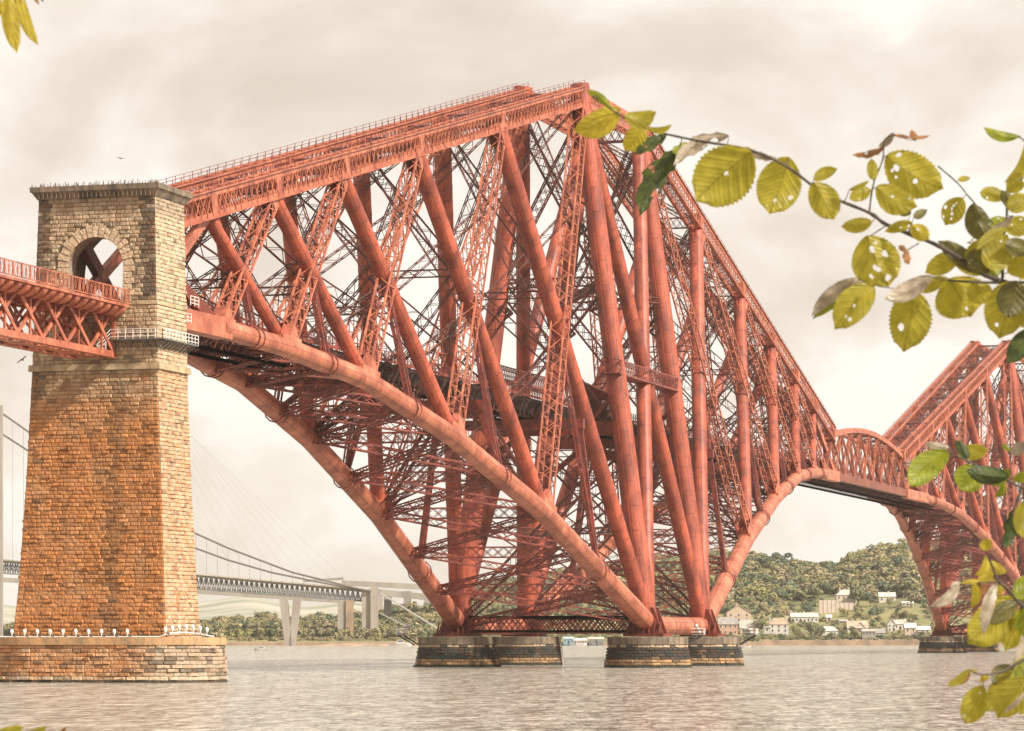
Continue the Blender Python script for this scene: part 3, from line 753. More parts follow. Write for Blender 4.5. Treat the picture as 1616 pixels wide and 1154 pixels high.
# weeds growing on the cap
mb = MB()
for i in range(160):
    x_, y_ = random.uniform(-8.6, 8.6), PY-random.uniform(4.6, 5.7); h = random.uniform(.1, .75)**1.3
    mb.bar((x_, y_, 56.7), (x_+random.uniform(-.15, .15), y_, 56.7+h), .05, .05, X)
mb.build('weeds', M['trunk'], pier)
# plinth with rounded ends
def stadium(u, R, H):           # u in [0,1) round the outline; H half straight length
    per = 4*H+2*math.pi*R; s = u*per
    if s < 2*H: return V((-H+s, PY-R, 0)), V((0, -1, 0))
    s -= 2*H
    if s < math.pi*R: a = -math.pi/2+s/R; return V((H+R*math.cos(a), PY+R*math.sin(a), 0)), V((math.cos(a), math.sin(a), 0))
    s -= math.pi*R
    if s < 2*H: return V((H-s, PY+R, 0)), V((0, 1, 0))
    s -= 2*H; a = math.pi/2+s/R; return V((-H+R*math.cos(a), PY+R*math.sin(a), 0)), V((math.cos(a), math.sin(a), 0))
PR, PH = 8.4, 6.6
mb = MB(); n = 96; vs = []
for z, g in ((WZ-3, .5), (-.75, 0), (-.75, .25), (-.42, .25), (-.38, .1)):
    for i in range(n):
        p, nn = stadium(i/n, PR, PH); vs.append(p+nn*g+Z*z)
fs = [(k*n+i, k*n+(i+1) % n, (k+1)*n+(i+1) % n, (k+1)*n+i) for k in range(4) for i in range(n)] + [tuple(range(4*n, 5*n))]
mb.add(vs, fs, (.22, .15, .09))
def Pp(u, z):
    p, nn = stadium(u/100 % 1, PR, PH); return p+nn*(.12+.4*(-.75-z)/5)+Z*z
def Npp(u, z): return stadium(u/100 % 1, PR, PH)[1]
per = 4*PH+2*math.pi*PR
def col_pl(u, z):
    p, nn = stadium(u/100 % 1, PR, PH)
    c = lerp3(ORA, TAN, .35+.3*nz2(u*2, z*2, .5))
    k = max(0, min(1, (p.x-6.5)/4))
    c = lerp3(c, (.44, .36, .27), k*.85)
    if k > .2 and random.random() < .35: c = lerp3(c, DKS, .65)
    if random.random() < .13: c = lerp3(c, DKS, .5)
    if z < WZ+1.0: c = lerp3(c, (.70, .58, .42), .5)
    if z < WZ+.35: c = (.07, .055, .035)
    return c
blocks(mb, Pp, Npp, 0, 99.99, WZ-.2, -.95, .5, 1.35/per*100, col_pl, .12, gap=.02)
mb.build('plinth', M['stone'], pier)
mb = MB()       # pale coping band
vs = []
for z, g in ((-.95, .16), (-.95, .38), (-.05, .38), (-.02, .1)):
    for i in range(n):
        p, nn = stadium(i/n, PR, PH); vs.append(p+nn*g+Z*z)
mb.add(vs, [(k*n+i, k*n+(i+1) % n, (k+1)*n+(i+1) % n, (k+1)*n+i) for k in range(3) for i in range(n)])
mb.build('coping', mat('coping_stone', (.60, .33, .15), .85, var=(.30, .20, .11), vs=.6, streak=(1, 1, .3), bump=.3, bs=2), pier)
mb = MB()       # white service pipe along the foot of the shaft
mb.bar((-12, PY-hy(0)-1.2, .05), (10.0, PY-hy(0)-1.2, .05), .12, .12, X)
arc = [V((10.0+4.6*q, PY-hy(0)-1.2+6.5*q*q, .05+.55*math.sin(q*math.pi))) for q in np.linspace(0, 1, 9)]
mb.loft(arc, .08, 6); mb.build('service_pipe', M['white'], pier)
# gallery with white rails round the south-east corner
mb = MB(); gz = 37.1; hxx, hyy = hx(gz), hy(gz)
mb.box((hxx-2.2, PY-hyy-.75, gz), (7.2, 1.4, .18)); mb.box((hxx+.72, PY-.1, gz), (1.35, 2*hyy+1.5, .18))
mb.box((hxx-6.4, PY-hyy-1.5, gz-2.0), (1.4, 3.0, .16))
for i in range(7): mb.bar((hxx-5.4+i*1.0, PY-hyy-1.4, gz-.1), (hxx-5.4+i*1.0, PY-hyy, gz-1.1), .14, .16, X)
for i in range(9): mb.bar((hxx+1.35, PY-hyy-.4+i*1.25, gz-.1), (hxx, PY-hyy-.4+i*1.25, gz-1.1), .14, .16, Y)
wk = mb.build('walkway', M['grey'], pier)
mb = MB()
def rail(p, q, h=1.25, n=None):
    p, q = V(p), V(q); n = n or max(1, int((q-p).length/1.0))
    for z in (.35, .8, h): mb.bar(p+Z*z, q+Z*z, .07, .07, Z)
    for i in range(n+1): a = p.lerp(q, i/n); mb.bar(a, a+Z*h, .08, .08, X)
x1, y1 = hxx+1.35, PY-hyy-1.42
rail((hxx-5.7, y1, gz), (x1, y1, gz)); rail((x1, y1, gz), (x1, PY+hyy+.6, gz)); rail((hxx-5.7, y1, gz), (hxx-7.1, y1-1, gz-2.0), n=3)
rail((hxx-7.1, y1-1.4, gz-2.0), (hxx-5.7, y1-1.4, gz-2.0), n=3); rail((hxx-7.1, y1-1.4, gz-2), (hxx-7.1, y1, gz-2), n=2)
rail((hxx+.4, PY+hyy+.2, 42.3), (hxx+.4, PY+hyy+3.0, 42.3)); rail((hxx-1, PY+hyy+.2, 40.3), (hxx-1, PY+hyy+4.0, 40.3))
rl = sub(mb, 'railing', M['white'], wk)
# floodlights along the foot
proto = None; k = 0; ORD = ['first', 'second', 'third', 'fourth', 'fifth', 'sixth', 'seventh', 'eighth', 'ninth', 'tenth']
for i in range(10):
    x_ = -9.9+1.73*i
    pos = V((x_, PY-hy(0)-1.2, .1))
    if proto is None:
        proto = thing('floodlight', pos, 'white bulb-shaped floodlight on the ledge at the foot of the big stone tower', 'floodlight', 'white floodlights along the foot of the stone tower')
        mb = MB(); mb.loft([pos, pos+Z*.2, pos+Z*.38, pos+Z*.66, pos+Z*.84, pos+Z*.92], [.05, .08, .18, .24, .16, .04], 10); mb.build('lamp_head', M['lamp'], proto, True)
        mb = MB(); mb.box(pos+V((.45, 0, .12)), (.28, .2, .22)); mb.build('gear_box', M['grey'], proto)
    else:
        o = copy_tree(proto); o.location = pos
    (proto if i == 0 else o)['label'] = f'{ORD[i]} white bulb-shaped floodlight from the left at the foot of the stone tower'
gp = [V((10.6+.62*i, PY-hy(0)-.9+.75*i, .35+.32*math.sin(i/6*math.pi))) for i in range(7)]
for i, p in enumerate(gp):
    o = copy_tree(proto); o.location = p
    o['label'] = f'{ORD[i]} white floodlight from the left on the curved rail of the stone tower base'; o['group'] = 'floodlights on the curved rail of the tower base'
# ------------------------------------------------------------------ round granite piers
def round_pier(x, y, label, ladder=None, br=7.9, lod=1):
    r = thing('round_stone_pier', (x, y, WZ), label, 'bridge pier', 'round stone piers under the cantilever trusses')
    mb = MB(); R0, R1 = br+.15, br-.75
    mb.loft([(x, y, WZ-3), (x, y, -1.35)], [R0, R1], 40, True, (.06, .05, .04))
    seed = random.uniform(0, 9)
    def cf(u, z):
        c = (.05, .04, .031); q = (z-WZ)/4.3
        k = nz2(u*.8+seed, z*.2, .45)+.25*nz2(u*3, seed, 1)
        if k > .42: c = lerp3(c, (.30, .21, .13), min(1, (k-.42)*1.8))
        if q > .86: c = lerp3(c, (.62, .47, .32), .75 if nz2(u, seed, 1.1) > -.35 else .1)
        elif q < .34: c = lerp3(c, (.66, .40, .19), .75*(.55+.45*nz2(u*1.7, 3+seed, 1)))
        if q < .1: c = (.035, .04, .028)
        return c
    P_ = lambda u, z: V((x+math.cos(u/R0)*(R1+(R0-R1)*(-z-1.3)/4.3), y+math.sin(u/R0)*(R1+(R0-R1)*(-z-1.3)/4.3), z))
    N_ = lambda u, z: V((math.cos(u/R0), math.sin(u/R0), 0))
    blocks(mb, P_, N_, 0, 2*math.pi*R0-.01, WZ-.1, -1.4, .54, 1.3, cf, .10, gap=.03)
    mb.build('masonry', M['stone'], r)
    mb = MB(); mb.loft([(x, y, -1.4), (x, y, -1.38), (x, y, -.1), (x, y, 0)], [R1-.1, R1+.28, R1+.28, R1+.1], 48); mb.build('capstone', M['cap'], r)
    if ladder is not None:
        mb = MB(); c_, s_ = math.cos(ladder), math.sin(ladder); t_ = V((-s_, c_, 0))
        a = V((x+c_*(R0+.5), y+s_*(R0+.5), WZ)); b = V((x+c_*(R1+.5), y+s_*(R1+.5), .6))
        for g in (-.3, .3): mb.bar(a+t_*g, b+t_*g, .1, .1, t_)
        for i in range(16): p = a.lerp(b, i/16); mb.bar(p-t_*.3, p+t_*.3, .06, .06, Z)
        mb.build('ladder', M['white'], r)
    return r
names = {(-1, -1): 'dark round stone pier at the left under the near truss, nearest of the left pair', (1, -1): 'dark round stone pier where the long near chord lands, left of the right pair',
         (-1, 1): 'dark round stone pier with a white ladder, behind the left pier', (1, 1): 'dark round stone pier furthest right under the near truss'}
for (ex, s), lb in names.items(): round_pier(ex*18.3, s*22.1, lb, -.12 if (ex, s) == (-1, 1) else None)
for (ex, s), lb in {(-1, -1): 'distant round stone pier with the left leg of the far truss on it', (-1, 1): 'distant round stone pier behind the big leaf, under the far truss',
                    (1, -1): 'distant round stone pier under the far truss at the right edge, the nearer one', (1, 1): 'distant round stone pier at the right edge under the far truss, farther one'}.items():
    round_pier(ex*18.3, Y2+s*39.6, lb, None, 8.3)
# brackets with navigation and flood lamps on the piers
def lamp_platform(pos, ang, label, n=(4, 3), group='lamp platforms on the piers'):
    r = thing('lamp_platform', pos, label, 'lamp platform', group, rz=0)
    p = V(pos); d = V((math.cos(ang), math.sin(ang), 0)); t = V((-d.y, d.x, 0))
    mb = MB(); mb.bar(p-t*2.0, p+t*2.0, 2.6, .18, d, caps=True); mb.build('deck', M['grey'], r)
    mb = MB()
    for z in (.5, 1.15):
        for a, b in ((p-t*2+d*1.2, p+t*2+d*1.2), (p-t*2-d*1.2, p-t*2+d*1.2), (p+t*2-d*1.2, p+t*2+d*1.2)): mb.bar(a+Z*z, b+Z*z, .08, .08, Z)
    for i in range(5): q = p-t*2+t*i+d*1.2; mb.bar(q, q+Z*1.2, .09, .09, X)
    mb.build('railing', M['white'], r)
    mb = MB()
    for g in (-1.4, 1.4): mb.bar(p+t*g+d*.9-Z*.1, p+t*g-d*2.2-Z*1.9, .22, .25, t)
    mb.build('brace', M['dk'], r)
    for j in range(n[1]):
        for i in range(n[0]):
            c = p-t*1.6+t*(3.2*i/(n[0]-1))+d*(.3-.3*j)+Z*(.45+.62*j)
            mb = MB(); f = (V((.25, -1, 0))).normalized()
            mb.loft([c+f*-.35, c+f*-.3, c+f*.2, c+f*.25], [.12, .22, .30, .30], 8); lh = mb.build('lamp', M['redlamp' if (i+j) % 3 == 0 else 'dk'], r)
            mb = MB(); mb.loft([c+f*.25, c+f*.3], [.26, .22], 8); sub(mb, 'lens', M['lamp'], lh)
    return r
lamp_platform((-18.3-9.6, -22.1-2, .4), math.pi, 'small lamp platform with railing at the left of the leftmost round pier', (4, 3))
lamp_platform((18.3+8.6, -22.1+3.5, .4), .3, 'small lamp platform between the two right round piers', (4, 3))
lamp_platform((18.3+9.2, 22.1+2, .4), .1, 'small lamp platform with red lamps, right of the rightmost near pier', (4, 2))
lamp_platform((-18.3-9.4, Y2-39.6, .4), math.pi, 'small lamp platform at the far truss pier, in front of the village', (4, 2))
# ------------------------------------------------------------------ approach viaduct
VD = 41.75
via = thing('approach_viaduct', (0, -236, VD), 'orange red lattice girder viaduct running out of the left edge into the stone tower', 'viaduct')
y0, y1 = -233.0, -420.0
mb = MB(); mb.box((0, (y0+y1)/2, VD-.6), (8.4, y0-y1, .4)); mb.build('deck', M['gird'], via)
npan = int((y0-y1)/7.0)
for e in (-1, 1):
    x_ = e*2.6; zl, zh = 35.3, 40.5; nm = 'truss_side'
    mb = MB(); mb.bar((x_, y0, zl), (x_, y1, zl), .7, .75, X); mb.bar((x_, y0, zl-.4), (x_, y1, zl-.4), 1.0, .12, X)
    mb.bar((x_, y0, zh), (x_, y1, zh), .7, .6, X)
    for i in range(npan+1):
        y = y0-7.0*i; 
        mb.bar((x_, y-3.5, zl), (x_, y-3.5, zh), .22, .28, X)
        mb.bar((x_+.2, y, zl), (x_+.2, y-7.0, zh), .16, .50, X); mb.bar((x_-.2, y, zh), (x_-.2, y-7.0, zl), .16, .50, X)
    mb.bar((x_, -232.7, zl-.3), (x_, -232.7, zh+.3), .5, .6, X); mb.bar((x_, y0, zl), (x_, -232.5, zl), .7, .75, X)
    mb.build('side_truss', M['gird'], via)
    mb = MB(); k = int((y0-y1)/2.35)
    for i in range(k):       # quarter round cantilever brackets
        y = y0-1.2-2.35*i
        pr = [V((e*2.9, y, VD-.8)), V((e*4.7, y, VD-.8))] + [V((e*(2.9+1.8*math.cos(a)), y, VD-.65-1.15*math.sin(a))) for a in np.linspace(.1, math.pi/2, 7)]
        q = len(pr); vs = [p+Y*.55 for p in pr]+[p-Y*.55 for p in pr]
        mb.add(vs, [tuple(range(q)), tuple(reversed(range(q, 2*q)))]+[(j, j+q, (j+1) % q+q, (j+1) % q) for j in range(q)])
    mb.bar((e*4.72, y0, VD-.45), (e*4.72, y1, VD-.45), .15, .32, X)
    mb.build('bracket_row', M['gird'], via)
    mb = MB(); xx = e*4.75
    for z in (VD+1.55, VD-.1): mb.bar((xx, y0, z), (xx, y1, z), .12, .14, X)
    k = int((y0-y1)/1.17)
    for i in range(k):
        y = y0-1.17*i; mb.bar((xx, y, VD-.1), (xx, y, VD+1.6), .16 if i % 2 else .1, .26 if i % 2 else .06, X)
        for g in range(2):
            a = y-.585*g; mb.bar((xx, a, VD), (xx, a-.585, VD+1.5), .03, .035, X); mb.bar((xx+.03, a, VD+1.5), (xx+.03, a-.585, VD), .03, .035, X)
    mb.build('parapet', M['gird'], via)
mb = MB()
for i in range(npan+1):
    y = y0-7.0*i
    for e in (-1, 1): mb.bar((e*2.6, y, 35.2), (-e*2.6, y-7, 35.2), .3, .3, Z); mb.bar((e*2.6, y, 35), (-e*2.6, y, 41), .25, .3, Y)
    mb.bar((-2.6, y, 35.25), (2.6, y, 35.25), .4, .5, Y); mb.bar((-2.6, y, 40.5), (2.6, y, 40.5), .4, .7, Y)
mb.box((0, (y0+y1)/2, 35.0), (1.6, y0-y1, .12)); mb.build('cross_frame', M['gird'], via)
# ------------------------------------------------------------------ land beyond the water
CRP = [640, 700, 760, 840, 900, 960, 1050, 1140, 1180, 1220, 1260, 1292, 1318, 1345, 1400, 1440, 1520, 1620, 1900]
CRY = [962, 948, 934, 924, 915, 905, 893, 886, 888, 891, 902, 906, 902, 888, 876, 868, 862, 858, 872]
def hill_h(px, v):
    """ground height at bearing px and range v"""
    v0 = 2105
    cy = float(np.interp(px, CRP, CRY)); crest = (1005-cy)*2640/FPX
    if px < 700: crest *= max(.0, (px-560)/140) if px > 560 else 0
    q = max(0, min(1, (v-v0-55)/500)); q = q*q*(3-2*q)
    if v > 2700: q *= max(.3, 1-(v-2700)/900)
    base = WZ+1.6+2.2*max(0, min(1, (v-v0)/40)) if v > v0 else WZ-1
    return base + q*max(0, crest+0) + 1.5*math.sin(px*.05+v*.01)*q
def gpt(px, v, dz=0.0):
    p = uv(ud(px, v), v); return V((p.x, p.y, hill_h(px, v)+dz))
vs = []; vr = [2100, 2104, 2112, 2130, 2160]+list(range(2190, 2760, 30))+[2800, 2900, 3050, 3300]
pr = list(range(-200, 2100, 12)); nc = len(pr)
for v in vr:
    for px in pr:
        p = gpt(px, v); vs.append((p.x, p.y, p.z if v > 2100 else WZ-1.5))
mb = MB(); mb.add(vs, [(i*nc+j, i*nc+j+1, (i+1)*nc+j+1, (i+1)*nc+j) for i in range(len(vr)-1) for j in range(nc-1)])
tag(mb.build('hills', M['grass'], None, True), kind='structure')
# long pale hills far behind on the left
mb = MB(); vs = []; pr2 = list(range(-300, 1300, 10)); n2 = len(pr2)
for r_, (v, k) in enumerate(((5200, 0), (5600, .45), (6400, .7), (7600, 1), (8200, .8))):
    for px in pr2:
        y = 950+4*math.sin(px*.013)+3*math.sin(px*.041+1)+(px > 620)*min(30, (px-620)*.1)
        p = uv(ud(px, v), v); vs.append((p.x, p.y, WZ-2+k*((1005-y)*v/FPX+5)+k*4*math.sin(px*.03+r_)))
mb.add(vs, [(i*n2+j, i*n2+j+1, (i+1)*n2+j+1, (i+1)*n2+j) for i in range(4) for j in range(n2-1)])
tag(mb.build('distant_hills', M['farhill'], None, True), kind='structure')
# shore wall
mb = MB()
for x0 in range(-120, 2000, 9):
    a, b = uv(ud(x0, 2098), 2098), uv(ud(x0+9, 2098), 2098); h = WZ+2.0+.7*random.random()*(x0 > 1150)+(1.0 if x0 > 1200 else 0)
    c, d = uv(ud(x0, 2109), 2109), uv(ud(x0+9, 2109), 2109); g = random.random()*1.5
    mb.add([(a.x, a.y, WZ-1), (b.x, b.y, WZ-1), (b.x, b.y, h), (a.x, a.y, h), (c.x, c.y, h+.2), (d.x, d.y, h+.2)], [(0, 1, 2, 3), (3, 2, 5, 4)])
tag(mb.build('foreshore', M['shore']), kind='structure')
mb = MB()       # rocky spit under the road bridge piers
sp = []
for i, px in enumerate(range(495, 665, 6)):
    for v, h in ((1960, -1.0), (1966, .9), (1990, 1.5), (2040, 1.4), (2060, -1)):
        e_ = min(1, (px-495)/30, (664-px)/20); p = uv(ud(px, v), v); sp.append((p.x, p.y, WZ+(h+random.uniform(-.3, .3))*max(.1, e_)))
k_ = len(range(495, 665, 6)); mb.add(sp, [(5*i+j, 5*i+j+1, 5*i+j+6, 5*i+j+5) for i in range(k_-1) for j in range(4)])
tag(mb.build('rocky_spit', M['shore'], None), kind='structure')
def pyz(p):
    d = p-CAM; return 577-FPX*d.dot(UP)/d.dot(FW)
def solve_v(px, yb, v):
    best = min(range(2116, 2640, 4), key=lambda q: abs(pyz(gpt(px, q))-yb)+.004*abs(q-v)); return best
# ------------------------------------------------------------------ trees
def crown_arrays(rad, hgt, n, leaf, lumps=9, rs=None):
    rs = rs or np.random.default_rng(1)
    L = []
    for i in range(lumps):
        a = rs.uniform(0, 2*math.pi); q = rs.uniform(0, .62)**.7; z = rs.uniform(-.55, .75)
        L.append((q*math.cos(a)*rad, q*math.sin(a)*rad, z*hgt*.5, rs.uniform(.34, .55)*rad))
    L.append((0, 0, 0, rad*.62)); L = np.array(L)
    k = rs.integers(0, len(L), n); c = L[k]
    d = rs.normal(size=(n, 3)); d /= np.linalg.norm(d, axis=1)[:, None]; d[:, 2] = np.where(d[:, 2] < -.35, -d[:, 2], d[:, 2])
    rr = c[:, 3]*rs.uniform(.78, 1.06, n)
    p = c[:, :3]+d*rr[:, None]*np.array([1, 1, .82])
    nn = d+rs.normal(size=(n, 3))*.25; nn /= np.linalg.norm(nn, axis=1)[:, None]
    t = np.cross(nn, rs.normal(size=(n, 3))); t /= np.linalg.norm(t, axis=1)[:, None]; b = np.cross(nn, t)
    s = (leaf*rs.uniform(.6, 1.3, n))[:, None]
    q = np.stack([p-t*s-b*s*.6, p+t*s*.9-b*s*.7, p+t*s+b*s*.7, p-t*s*.8+b*s*.65], 1)
    return q                       # n x 4 x 3
def mesh_from_quads(name, Q, colr, m):
    n = len(Q); me = bpy.data.meshes.new(name)
    me.vertices.add(4*n); me.vertices.foreach_set('co', Q.reshape(-1).astype(np.float32))
    me.loops.add(4*n); me.loops.foreach_set('vertex_index', np.arange(4*n, dtype=np.int32))
    me.polygons.add(n); me.polygons.foreach_set('loop_start', np.arange(0, 4*n, 4, dtype=np.int32))
    try: me.polygons.foreach_set('loop_total', np.full(n, 4, dtype=np.int32))
    except Exception: pass
    a = me.color_attributes.new('tone', 'FLOAT_COLOR', 'CORNER')
    c = np.ones((n, 4, 4), dtype=np.float32); c[:, :, :3] = colr[:, None, :]
    a.data.foreach_set('color', c.reshape(-1)); me.materials.append(m); me.update(calc_edges=True); me.validate()
    return me
PAL = np.array([(.23, .21, .075), (.18, .175, .07), (.28, .24, .11), (.14, .15, .07), (.10, .125, .07), (.24, .205, .11), (.33, .275, .14)])*.98
protos = [crown_arrays(1.0, 1.9, 330, .115, 10, np.random.default_rng(i+3)) for i in range(6)]
def wood(name, pts, label, seed, cat='wood', pal=None, core=True):
    rs = np.random.default_rng(seed); Qs = []; Cs = []; pal = PAL if pal is None else pal
    for (x, y, z, r, h) in pts:
        q = protos[rs.integers(0, 6)].copy(); a = rs.uniform(0, 6.28); c, s = math.cos(a), math.sin(a)
        R = np.array([[c, s, 0], [-s, c, 0], [0, 0, 1]]); q = q@R; q = q*np.array([r, r, h/1.9])+np.array([x, y, z+h*.5])
        base = pal[rs.integers(0, len(pal))]*rs.uniform(.8, 1.2)
        Qs.append(q); Cs.append(base[None]*rs.uniform(.92, 1.09, (len(q), 1)))
    me = mesh_from_quads(name, np.concatenate(Qs), np.concatenate(Cs), M['foliage'])
    o = bpy.data.objects.new(name, me); COL.objects.link(o); tag(o, label, cat, kind='stuff'); return o
rs = np.random.default_rng(11)
# hillside wood on the right
P_ = []
HOLES = [(1285, 1350, 938, 972), (1380, 1446, 944, 962), (1350, 1380, 946, 960)]
def pyz(p):       # frame height of a world point
    d = p-CAM; return 577-FPX*d.dot(UP)/d.dot(FW)
for _ in range(4400):
    px = rs.uniform(690, 1760); v = rs.uniform(2170, 2760)
    p = gpt(px, v); y = pyz(p)
    if y > 950 and px > 1120 and rs.random() < .2: continue
    if px > 1360 and px < 1460 and 950 < y < 975 and rs.random() < .8: continue
    if any(a < px < b and c < y < d for a, b, c, d in HOLES): continue
    r = rs.uniform(5.0, 9.5) if y < 950 else rs.uniform(2.0, 5.0) if y < 976 else rs.uniform(1.3, 2.6)
    P_.append((p.x, p.y, p.z-r*.45, r, r*rs.uniform(1.35, 1.8)))
wood('hillside_wood', P_, 'broadleaved wood covering the hill behind the village', 5)
# wood along the far shore on the left
P_ = []
for _ in range(1500):
    px = rs.uniform(-60, 720); v = rs.uniform(2190, 2330)
    top = float(np.interp(px, [0, 60, 300, 360, 420, 450, 520, 600, 660, 720], [988, 984, 982, 975, 968, 976, 970, 962, 952, 945]))
    p = uv(ud(px, v), v); r = rs.uniform(3.5, 6.5); h = (1005-top)*v/FPX-WZ*0
    q = (v-2190)/140; hh = 6+(h)*q*rs.uniform(.8, 1.0)
    P_.append((p.x, p.y, WZ+1+max(0, hh-9), r, 10))
wood('shoreline_wood', P_, 'low wood along the far shore under the road bridges', 6)
P_ = []
for _ in range(420):
    px = rs.uniform(-60, 690); v = rs.uniform(2125, 2160); p = uv(ud(px, v), v); r = rs.uniform(1.5, 3)
    P_.append((p.x, p.y, WZ+1.2, r, r*1.6))
wood('shoreline_scrub', P_, 'pale scrub between the far shore and the low wood', 7, 'scrub', PAL[[0, 2, 5, 6]])
P_ = []
for _ in range(520):
    px = rs.uniform(1150, 1640); v = rs.uniform(2118, 2190); p = gpt(px, v); r = rs.uniform(.9, 2.3)
    P_.append((p.x, p.y, p.z-.4, r, r*1.5))
wood('garden_scrub', P_, 'bushes and hedges in the gardens above the shore wall of the village', 8, 'scrub')
# single trees in the village
def tree_proto(seed, tone, loc, label, r, h):
    o = thing('broadleaf_tree', loc, label, 'tree', 'single trees in the village')
    Q = crown_arrays(r, h*.75, 620, r*.085, 14, np.random.default_rng(seed)); Q[:, :, 2] += h*.62
    c = np.array(tone)[None]*np.random.default_rng(seed).uniform(.7, 1.3, (len(Q), 1))
    me = mesh_from_quads('crown', Q, c, M['foliage']); k = bpy.data.objects.new('crown', me); COL.objects.link(k); k.parent = o
    mb = MB(); L = V(loc)
    mb.loft([L-Z*.5, L+Z*h*.25, L+Z*h*.6], [r*.09, r*.06, r*.03], 8)
    for i in range(5):
        a = i*1.3; s = L+Z*h*.28; mb.loft([s, s+V((math.cos(a)*r*.5, math.sin(a)*r*.5, h*.3))], [r*.04, r*.012], 5)
    mb.build('trunk', M['trunk'], o); return o
TREES = [(1353, 2285, 8.5, 15, 3, 'large pale round tree beside the villa on the hill'), (1295, 2300, 2.6, 6, 4, 'small round tree on the villa terrace'),
 (1278, 2160, 5.2, 11, 1, 'dark spreading tree between the tall white house and the small white house'), (1255, 2155, 4.2, 9, 0, 'mid green tree just right of the tall white house'),
 (1292, 2150, 4.2, 8, 3, 'dark bushy tree at the left side of the small white house'), (1232, 2135, 1.9, 4, 4, 'low dark bush in front of the tall white house'),
 (1200, 2230, 5.5, 11, 1, 'tall leafy tree behind the low grey roofed house'), (1345, 2175, 3.2, 8, 4, 'dark narrow tree behind the tan gabled house'),
 (1372, 2290, 4.2, 10, 4, 'dark conical tree right of the villa'), (1331, 2130, 3.0, 6.5, 1, 'green bushy tree right of the small white house'),
 (1347, 2135, 3.0, 7, 0, 'light green tree in front of the tan gabled house'), (1412, 2128, 2.6, 5, 2, 'yellowish bush in front of the white gabled house'),
 (1390, 2122, 2.4, 4, 4, 'dark low bush in front of the glass fronted house'), (1180, 2150, 3.4, 7.5, 4, 'dark purple grey tree between the two houses at the left of the village'),
 (1402, 2270, 3.2, 6.5, 2, 'pale tree beside the grey white hillside house'), (1268, 2132, 2.6, 5, 6, 'pale olive bush by the shore wall below the terrace'),
 (1310, 2128, 2.8, 5, 1, 'green bush on the shore below the small white house'), (1436, 2330, 6.0, 12, 5, 'broad brownish tree high on the slope at the right')]
for i, (px, v, r, h, t, lb) in enumerate(TREES):
    if v >= 2260: v = solve_v(px, 953, v)-12
    tree_proto(40+i, PAL[t], gpt(px, v), lb, r, h)
